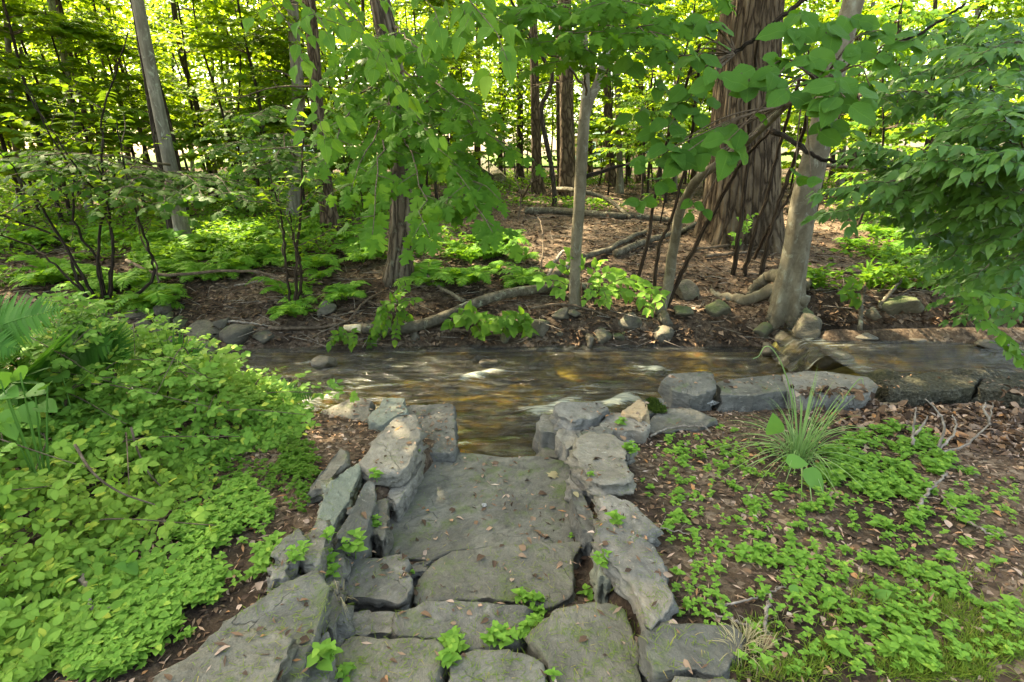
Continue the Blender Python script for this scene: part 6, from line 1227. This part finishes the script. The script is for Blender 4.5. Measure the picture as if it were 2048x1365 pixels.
BED = [(1360, 890, 10, 30), (1420, 930, 16, 40), (1500, 960, 16, 45), (1310, 985, 6, 25), (1380, 1010, 10, 35), (1455, 880, 6, 30), (1560, 1010, 10, 40), (1620, 1040, 16, 40), (1700, 1030, 16, 40), (1640, 1120, 14, 40), (1480, 1110, 12, 28), (1540, 1130, 12, 26), (1580, 1100, 10, 30), (1600, 1170, 8, 30), (1700, 1140, 14, 40), (1780, 1080, 16, 45), (1850, 1130, 14, 45), (1770, 1170, 10, 40), (1900, 1010, 12, 40), (1950, 1030, 6, 30), (1960, 930, 8, 30), (1790, 1270, 12, 40), (1880, 1270, 8, 40), (1730, 1300, 10, 40), (1960, 1100, 8, 35), (2000, 1200, 7, 40), (1690, 1230, 8, 40), (1340, 1050, 5, 25), (1820, 1040, 10, 40), (1920, 1190, 9, 40), (1650, 985, 8, 30), (1840, 1330, 6, 30), (1980, 1320, 4, 30)]
for (cx_, cy_, n, sp) in BED:
    for i in range(n): GR.append((cx_+r5.normal(0, sp), cy_+r5.normal(0, sp*.6)))
r5.shuffle(GR)
for (x, y) in GR[:165]:
    if y > 1362 or x > 2060 or y < 850: continue
    put_seedling(int(r5.integers(0, 9)), x, y, r5.uniform(.42, .95), 'bright green seedling scattered on the dark litter of the right bed', 'seedlings scattered over the right bed', r5.uniform(0, 6))
m_ = 0
while m_ < 100:
    x, y = r5.uniform(1640, 1890), r5.uniform(855, 1000)
    if y < 940-.42*(x-1640)+ -40 or (x-1770)**2/135**2+(y-930)**2/72**2 > 1: continue
    put_seedling(5+int(r5.integers(0, 4)), x, y, r5.uniform(.75, 1.15), 'bright green plant in the dense low clump right of the grass tuft', 'plants of the dense clump by the grass tuft', r5.uniform(0, 6)); m_ += 1
def patch(name, label, polys, n, s, seed, mat):
    r = np.random.default_rng(seed); a = Acc(); c = 0; t = 0
    def inside(x, y, P):
        k = False; j = len(P)-1
        for i in range(len(P)):
            if (P[i][1] > y) != (P[j][1] > y) and x < (P[j][0]-P[i][0])*(y-P[i][1])/(P[j][1]-P[i][1])+P[i][0]: k = not k
            j = i
        return k
    while c < n and t < n*40:
        t += 1; P = polys[r.integers(len(polys))]; xs = [p[0] for p in P]; ys = [p[1] for p in P]; x = r.uniform(min(xs), max(xs)); y = r.uniform(min(ys), max(ys))
        if not inside(x, y, P) or vnoise(x/90, y/60, 1, 51)+.3 < r.random()*.42: continue
        g = ground_at(x, y); z, st, _ = top_z(g[0], g[1])
        if st: continue
        seedling_mesh(seed*7+c, int(r.integers(2, 4)), s*r.uniform(.65, 1.15), a, (g[0], g[1], z+r.uniform(0, .03)), stem=False); c += 1
    o = a.build(name, mat); tag(o, label, kind='stuff')
patch('ground_cover', 'dense bright green seedling carpet left of the stone steps', [[(400, 1000), (500, 960), (545, 1010), (565, 1110), (540, 1150), (470, 1190), (400, 1260), (300, 1240), (300, 1110), (350, 1050)], [(180, 1210), (300, 1160), (420, 1220), (440, 1260), (300, 1330), (240, 1365), (20, 1365), (20, 1290)]], 1700, .035, 96, M['weed'])
patch('tiny_ground_cover', 'sprinkling of tiny round-leaved weeds over the soil of the right bed', [[(1300, 880), (1500, 870), (1700, 1010), (2040, 960), (2040, 1360), (1500, 1360), (1350, 1230), (1330, 1050)]], 720, .024, 102, M['weed'])
patch('fine_ground_cover', 'thin carpet of tiny leaves on the litter left of the wall', [[(430, 930), (600, 930), (640, 980), (600, 1040), (500, 960), (400, 990)], [(560, 880), (640, 900), (640, 960), (560, 960)]], 420, .028, 97, M['low'])
# low leafy plants on the far forest floor
def forest_weeds():
    r = np.random.default_rng(98); N = 26000; y = 6.2+26*r.uniform(0, 1, N)**1.5; x = r.uniform(-1.15, 1.1, N)*y
    u = x/y; cov = vnoise(x, y, .8, 61)+.5*vnoise(x, y, 2.6, 62)+np.interp(u, [-1.1, -.5, -.2, .0, .25, .5, .62, .75, 1.1], [.42, .40, .20, .02, -.30, -.34, .05, .34, .40])*np.interp(y, [6, 7.2, 8.5, 14, 20, 30], [.2, .7, 1, 1, 1, 1.2])+np.interp(y, [6, 14, 20, 24, 32], [0, 0, .10, .4, .6])
    k = cov > .18; x, y = x[k], y[k]; N = len(x); z = H(x, y); per = 5; P = np.repeat(np.stack([x, y, z], -1), per, 0); n = len(P); P = P+np.stack([r.normal(0, .07, n), r.normal(0, .07, n), r.uniform(.03, .26, n)*(1+.5*vnoise(P[:, 0], P[:, 1], .9, 63))], -1); a = Acc(); s = r.uniform(.05, .11, n)*(1+.02*(P[:, 1]-6))
    h = n*3//5; place(a, T_DIAW, P[:h], r.normal(0, 1, (h, 3))*[1, 1, .3], UP+r.normal(0, .4, (h, 3)), s[:h]); place(a, T_DIA, P[h:], r.normal(0, 1, (n-h, 3))*[1, 1, .5], UP+r.normal(0, .5, (n-h, 3)), s[h:]*1.4, np.full(n-h, .6)); o = a.build('forest_weeds', M['low']); tag(o, 'low leafy weeds covering the forest floor', kind='stuff')
forest_weeds()
# ---------------------------------------------------------------- grass
T_BLADE = strip_leaf([(0, .012), (.25, .014), (.5, .012), (.75, .008), (1, .001)], sag=.0, fold=.2)
def blades(acc, base, n, L, rad, rng, w=.004, arch=.7, spread=1.0):
    for i in range(n):
        an = rng.uniform(0, 2*PI); l = L*rng.uniform(.45, 1.1); e = rng.uniform(.15, 1)*spread; d = np.array([math.cos(an), math.sin(an), 0]); b = base+d*rad*rng.random()
        t = np.linspace(0, 1, 9)[:, None]; C = b+d*l*e*(t*.35+.65*t**2)+UP*l*(t*1.0*(1.15-e*.35)-arch*e*t**2.2)
        lat = unit(np.cross(d, UP)+jit(rng, .3)); wd = w*rng.uniform(.7, 1.3)*np.array([.7, 1, 1, 1, .95, .85, .7, .45, .08])[:, None]
        V = np.concatenate([C-lat*wd, C+lat*wd]); k = 9; F = []
        for j in range(8): F += [[j, k+j, k+j+1], [j, k+j+1, j+1]]
        acc.add(V, F)
def tuft():
    r = np.random.default_rng(99); b = ground_at(1592, 925); rt = empty('grass_tuft', b, 'tall ornamental grass tuft with long arching striped blades', 'grass tuft'); a = Acc(); blades(a, b, 170, .56, .08, r, .0030, .78, 1.1); a.build('blades', M['blade'], rt)
    a = Acc(); C = [at_y(*q) for q in ((1598, 900, b[1]-.02), (1590, 830, b[1]-.04), (1578, 770, b[1]-.06), (1560, 722, b[1]-.08), (1542, 696, b[1]-.1), (1528, 695, b[1]-.11), (1518, 712, b[1]-.12), (1506, 718, b[1]-.13))]; tube(a, curve(C, 30), np.linspace(.0045, .0015, 30), 5); a.build('bent_stalk', M['blade'], rt)
    a = Acc(); C = [at_y(*q) for q in ((1620, 900, b[1]-.02), (1660, 840, b[1]-.06), (1700, 780, b[1]-.1), (1722, 757, b[1]-.12), (1727, 770, b[1]-.13))]; tube(a, curve(C, 20), np.linspace(.004, .0012, 20), 5); a.build('bent_stalk', M['blade'], rt)
tuft()
def hosta(px, py, leaves, label, seed):
    r = np.random.default_rng(seed); b = ground_at(px, py); rt = empty('hosta_plant', b, label, 'plant'); lv = Leaves()
    for (x, y, w, dx, dy, dz) in leaves:
        p = at_y(x, y, b[1]-.05); s = w*depth_of(p)/FPX; d = unit(np.array([dx, dy, dz], float)); lv.add(p-d*s*.5, d, np.array([0, -.6, 1.])+jit(r, .1), s)
    a = Acc(); lv.into(a, ovate(.36, 10, .6, sag=.15, fold=.16)); a.build('leaves', M['hosta'], rt)
hosta(1625, 975, [(1630, 965, 62, .5, -.5, -.55), (1595, 925, 44, .9, -.2, .05), (1548, 850, 52, -.2, -.2, .9)], 'hosta with ribbed pale green leaves under the grass tuft', 3)
hosta(1760, 1185, [(1765, 1190, 36, .5, -.3, .8), (1780, 1195, 30, .9, -.3, .4), (1752, 1200, 28, -.6, -.3, .6)], 'broad upright weed with ribbed leaves in the short grass', 4)
hosta(1590, 1185, [(1590, 1183, 26, .3, -.5, -.3)], 'single grey-green oval leaf among the seedlings of the right bed', 5)
def lawn_grass():
    r = np.random.default_rng(101); a = Acc(); n = 0
    while n < 3000:
        x = r.uniform(1240, 2060); y = r.uniform(1040, 1364)
        w = np.clip((y-1130-.28*(1700-x)*(x < 1700))/120, 0, 1)*(.5+1.6*vnoise(x/70, y/40, 1, 71))
        if x < 1500 and y < 1240: w *= .3
        if r.random() > w: continue
        g = ground_at(x, y); z, st, _ = top_z(g[0], g[1])
        if st and r.random() < .93: continue
        blades(a, np.array([g[0], g[1], z-.003]), 2, .052, .014, r, .0014, .5, 1.2); n += 1
    o = a.build('short_grass', M['grass']); tag(o, 'thin short grass at the near right', kind='stuff')
    a = Acc(); 
    for (x, y, k) in ((1490, 1292, 60), (1520, 1308, 60), (1470, 1315, 40), (693, 1288, 9), (1560, 1240, 18), (230, 1350, 20)):
        g = ground_at(x, y); z, st, _ = top_z(g[0], g[1]); blades(a, np.array([g[0], g[1], z]), k, .085, .05, r, .0013, .7, 1.3)
    o = a.build('dry_grass', M['straw']); tag(o, 'tufts of straw-coloured dead grass between the slabs', kind='stuff')
    # clippings on the slabs
    a = Acc(); n = 0
    while n < 2600:
        x = r.uniform(-.95, .75); y = r.uniform(.9, 2.9)
        if r.random() > np.interp(y, [.9, 1.5, 2.2, 3], [1, .8, .15, .05])*(.4+1.3*(vnoise(x, y, 5, 72)+.2)): continue
        z, st, _ = top_z(x, y)
        if not st: continue
        d = r.normal(0, 1, 3)*[1, 1, .1]; l = r.uniform(.012, .035); p = np.array([x, y, z+.004]); lat = unit(np.cross(d, UP))*.0011; q = p+unit(d)*l
        a.add([p-lat, p+lat, q+lat*.4, q-lat*.4], [[0, 1, 2], [0, 2, 3]]); n += 1
    o = a.build('grass_clippings', M['grass']); tag(o, 'grass clippings strewn on the slabs', kind='stuff')
lawn_grass()
# ================================================================== beyond the wood: houses, a car
def boxv(acc, c, s):
    x, y, z = np.array(s)/2; V = np.array([[sx*x, sy*y, sz*z] for sx in (-1, 1) for sy in (-1, 1) for sz in (-1, 1)])+np.asarray(c)
    acc.add(V, quads([[0, 1, 3, 2], [4, 6, 7, 5], [0, 4, 5, 1], [2, 3, 7, 6], [0, 2, 6, 4], [1, 5, 7, 3]]))
def house(name, label, px, Y, w, d, h, roofh, wall, seed, gable=True):
    x = at_y(px, 300, Y)[0]; z = float(H(x, Y)); rt = empty(name, (x, Y, z), label, 'house')
    a = Acc(); boxv(a, (x, Y, z+h/2-.2), (w, d, h+.4)); a.build('wall', wall, rt, smooth=False)
    a = Acc(); e = .5; V = np.array([[-w/2-e, -d/2-e, h], [w/2+e, -d/2-e, h], [w/2+e, d/2+e, h], [-w/2-e, d/2+e, h], [-w/2-e, 0, h+roofh], [w/2+e, 0, h+roofh]])+[x, Y, z+.003]; a.add(V, [[0, 1, 5], [0, 5, 4], [2, 3, 4], [2, 4, 5], [0, 4, 3], [1, 2, 5], [0, 3, 2], [0, 2, 1]]); a.build('roof', M['house_roof'], rt, smooth=False)
    for i in range(3):
        wx = x+(i-1)*w*.3
        f = Acc()
        for (cx_, cz_, sx, sz) in ((0, .75, 1.3, .12), (0, -.75, 1.3, .12), (-.6, 0, .12, 1.4), (.6, 0, .12, 1.4), (0, 0, .06, 1.4)): boxv(f, (wx+cx_, Y-d/2-.03, z+h*.55+cz_), (sx, .12, sz))
        fo = f.build('window', M['white_paint'], rt, smooth=False); g = Acc(); boxv(g, (wx, Y-d/2-.01, z+h*.55), (1.1, .06, 1.4)); g.build('pane', M['dark_glass'], fo, smooth=False)
    return rt, x, z
rt, hx, hz = house('brown_house', 'brown house with a small white-framed dormer glimpsed right of the forked pale trunk', 1225, 84, 13, 8, 3.6, 2.4, M['house_brown'], 1)
a = Acc(); dx = at_y(1189, 280, 84)[0]; boxv(a, (dx, 79.8, hz+4.6), (1.9, 1.4, 1.5)); do = a.build('dormer', M['white_paint'], rt, smooth=False)
a = Acc(); a.add(np.array([[-1.5, -1.0, 0], [1.5, -1.0, 0], [0, -1.0, 1.0], [-1.5, 1.6, 0], [1.5, 1.6, 0], [0, 1.6, 1.0]])+[dx, 79.8, hz+5.36], [[0, 1, 2], [3, 5, 4], [0, 2, 5], [0, 5, 3], [1, 4, 5], [1, 5, 2], [0, 3, 4], [0, 4, 1]]); a.build('dormer_roof', M['house_roof'], do, smooth=False)
a = Acc(); boxv(a, (dx, 79.06, hz+4.6), (.9, .1, 1.0)); a.build('pane', M['dark_glass'], do, smooth=False)
house('white_house', 'white house glimpsed through the wood left of the two dark trunks', 560, 90, 14, 8, 5, 2.6, M['white_paint'], 2)
def car(px, Y, label):
    x = at_y(px, 300, Y)[0]; z = float(H(x, Y))+.13; rt = empty('parked_car', (x, Y, z), label, 'car'); c = np.array([x, Y, z])
    prof = [(-2.2, .35), (-2.2, .75), (-1.95, .92), (-1.1, 1.0), (-.55, 1.42), (.9, 1.46), (1.6, 1.05), (2.1, .95), (2.25, .6), (2.2, .35)]
    def ext(prof, w, inset=0.0):
        n = len(prof); V = []
        for s in (-1, 1):
            for (a_, b_) in prof: V.append((a_, s*(w/2-(inset if b_ > 1.05 else 0)), b_))
        F = []
        for i in range(n):
            j = (i+1) % n; F += [[i, j, n+j], [i, n+j, n+i]]
        for i in range(1, n-1): F += [[0, i+1, i], [n, n+i, n+i+1]]
        return np.array(V, float), F
    a = Acc(); V, F = ext(prof, 1.78, .14); a.add(V+c, F); a.build('body', M['car_paint'], rt, smooth=False)
    a = Acc(); V, F = ext([(-.92, 1.02), (-.5, 1.36), (.82, 1.39), (1.35, 1.06)], 1.60, .0); a.add(V+c, F); a.build('side_window', M['dark_glass'], rt, smooth=False)
    for wx in (-1.35, 1.4):
        for sy in (-.82, .82):
            t = Acc(); tube(t, [c+[wx, sy-.1, .32], c+[wx, sy+.1, .32]], [.33, .33], 18); wo = t.build('wheel', M['tyre_rubber'], rt); t = Acc(); tube(t, [c+[wx, sy-.115, .32], c+[wx, sy+.115, .32]], [.2, .2], 14); t.build('rim', M['rim_metal'], wo)
    for sx, m_ in ((-2.2, 'white_paint'), (2.2, 'lamp_red')):
        for sy in (-.6, .6): t = Acc(); boxv(t, c+[sx, sy, .72], (.08, .34, .16)); t.build('headlight' if sx < 0 else 'tail_light', M[m_], rt, smooth=False)
car(1188, 52, 'pale blue-white car parked beyond the wood, right of the forked pale trunk')
car(60, 60, 'white car parked on the sunny ground seen low at the far left')
car(115, 62, 'second white car parked right of the other one at the far left')
# ================================================================== light, sky, camera
W = bpy.data.worlds.new('World'); scene.world = W; W.use_nodes = True
nt = W.node_tree; nt.nodes.clear(); out = nt.nodes.new('ShaderNodeOutputWorld'); bg = nt.nodes.new('ShaderNodeBackground'); sky = nt.nodes.new('ShaderNodeTexSky')
SUN = unit(np.array(SUN_DIR))
sky.sky_type = 'NISHITA'; sky.sun_disc = False; sky.sun_elevation = math.asin(SUN[2]); sky.sun_rotation = math.atan2(SUN[0], SUN[1]); sky.air_density = 1.0; sky.dust_density = 3.5; sky.ozone_density = 1.0
bg.inputs[1].default_value = SKY_STRENGTH
nt.links.new(sky.outputs[0], bg.inputs[0]); nt.links.new(bg.outputs[0], out.inputs[0])
sl = bpy.data.lights.new('sun', 'SUN'); sl.energy = SUN_STRENGTH; sl.angle = math.radians(.5); sl.color = (1, .94, .83)
so = bpy.data.objects.new('sun', sl); COL.objects.link(so); so.rotation_euler = Vector(SUN).to_track_quat('Z', 'Y').to_euler(); so.location = (0, 0, 30)
cam = bpy.data.cameras.new('camera'); co = bpy.data.objects.new('camera', cam); COL.objects.link(co)
cam.sensor_width = 36; cam.lens = 18; cam.clip_end = 1500; cam.clip_start = .05
co.location = (0, 0, CAM_Z); co.rotation_euler = (math.radians(90)-PITCH, 0, 0)
scene.camera = co
scene.view_settings.view_transform = 'Standard'; scene.view_settings.look = 'None'; scene.view_settings.gamma = 1; scene.view_settings.exposure = EXPOSURE
try:
    scene.view_settings.use_white_balance = True; scene.view_settings.white_balance_temperature = WB; scene.view_settings.white_balance_tint = 6
except Exception as ex: print(ex)
scene.cycles.max_bounces = 7; scene.cycles.diffuse_bounces = 3; scene.cycles.glossy_bounces = 2; scene.cycles.transmission_bounces = 4; scene.cycles.transparent_max_bounces = 8
scene.cycles.caustics_reflective = False; scene.cycles.caustics_refractive = False; scene.cycles.sample_clamp_indirect = 6
scene.cycles.use_denoising = True
try: scene.cycles.denoiser = 'OPENIMAGEDENOISE'
except Exception: pass
scene.cycles.use_adaptive_sampling = True; scene.cycles.adaptive_threshold = .006
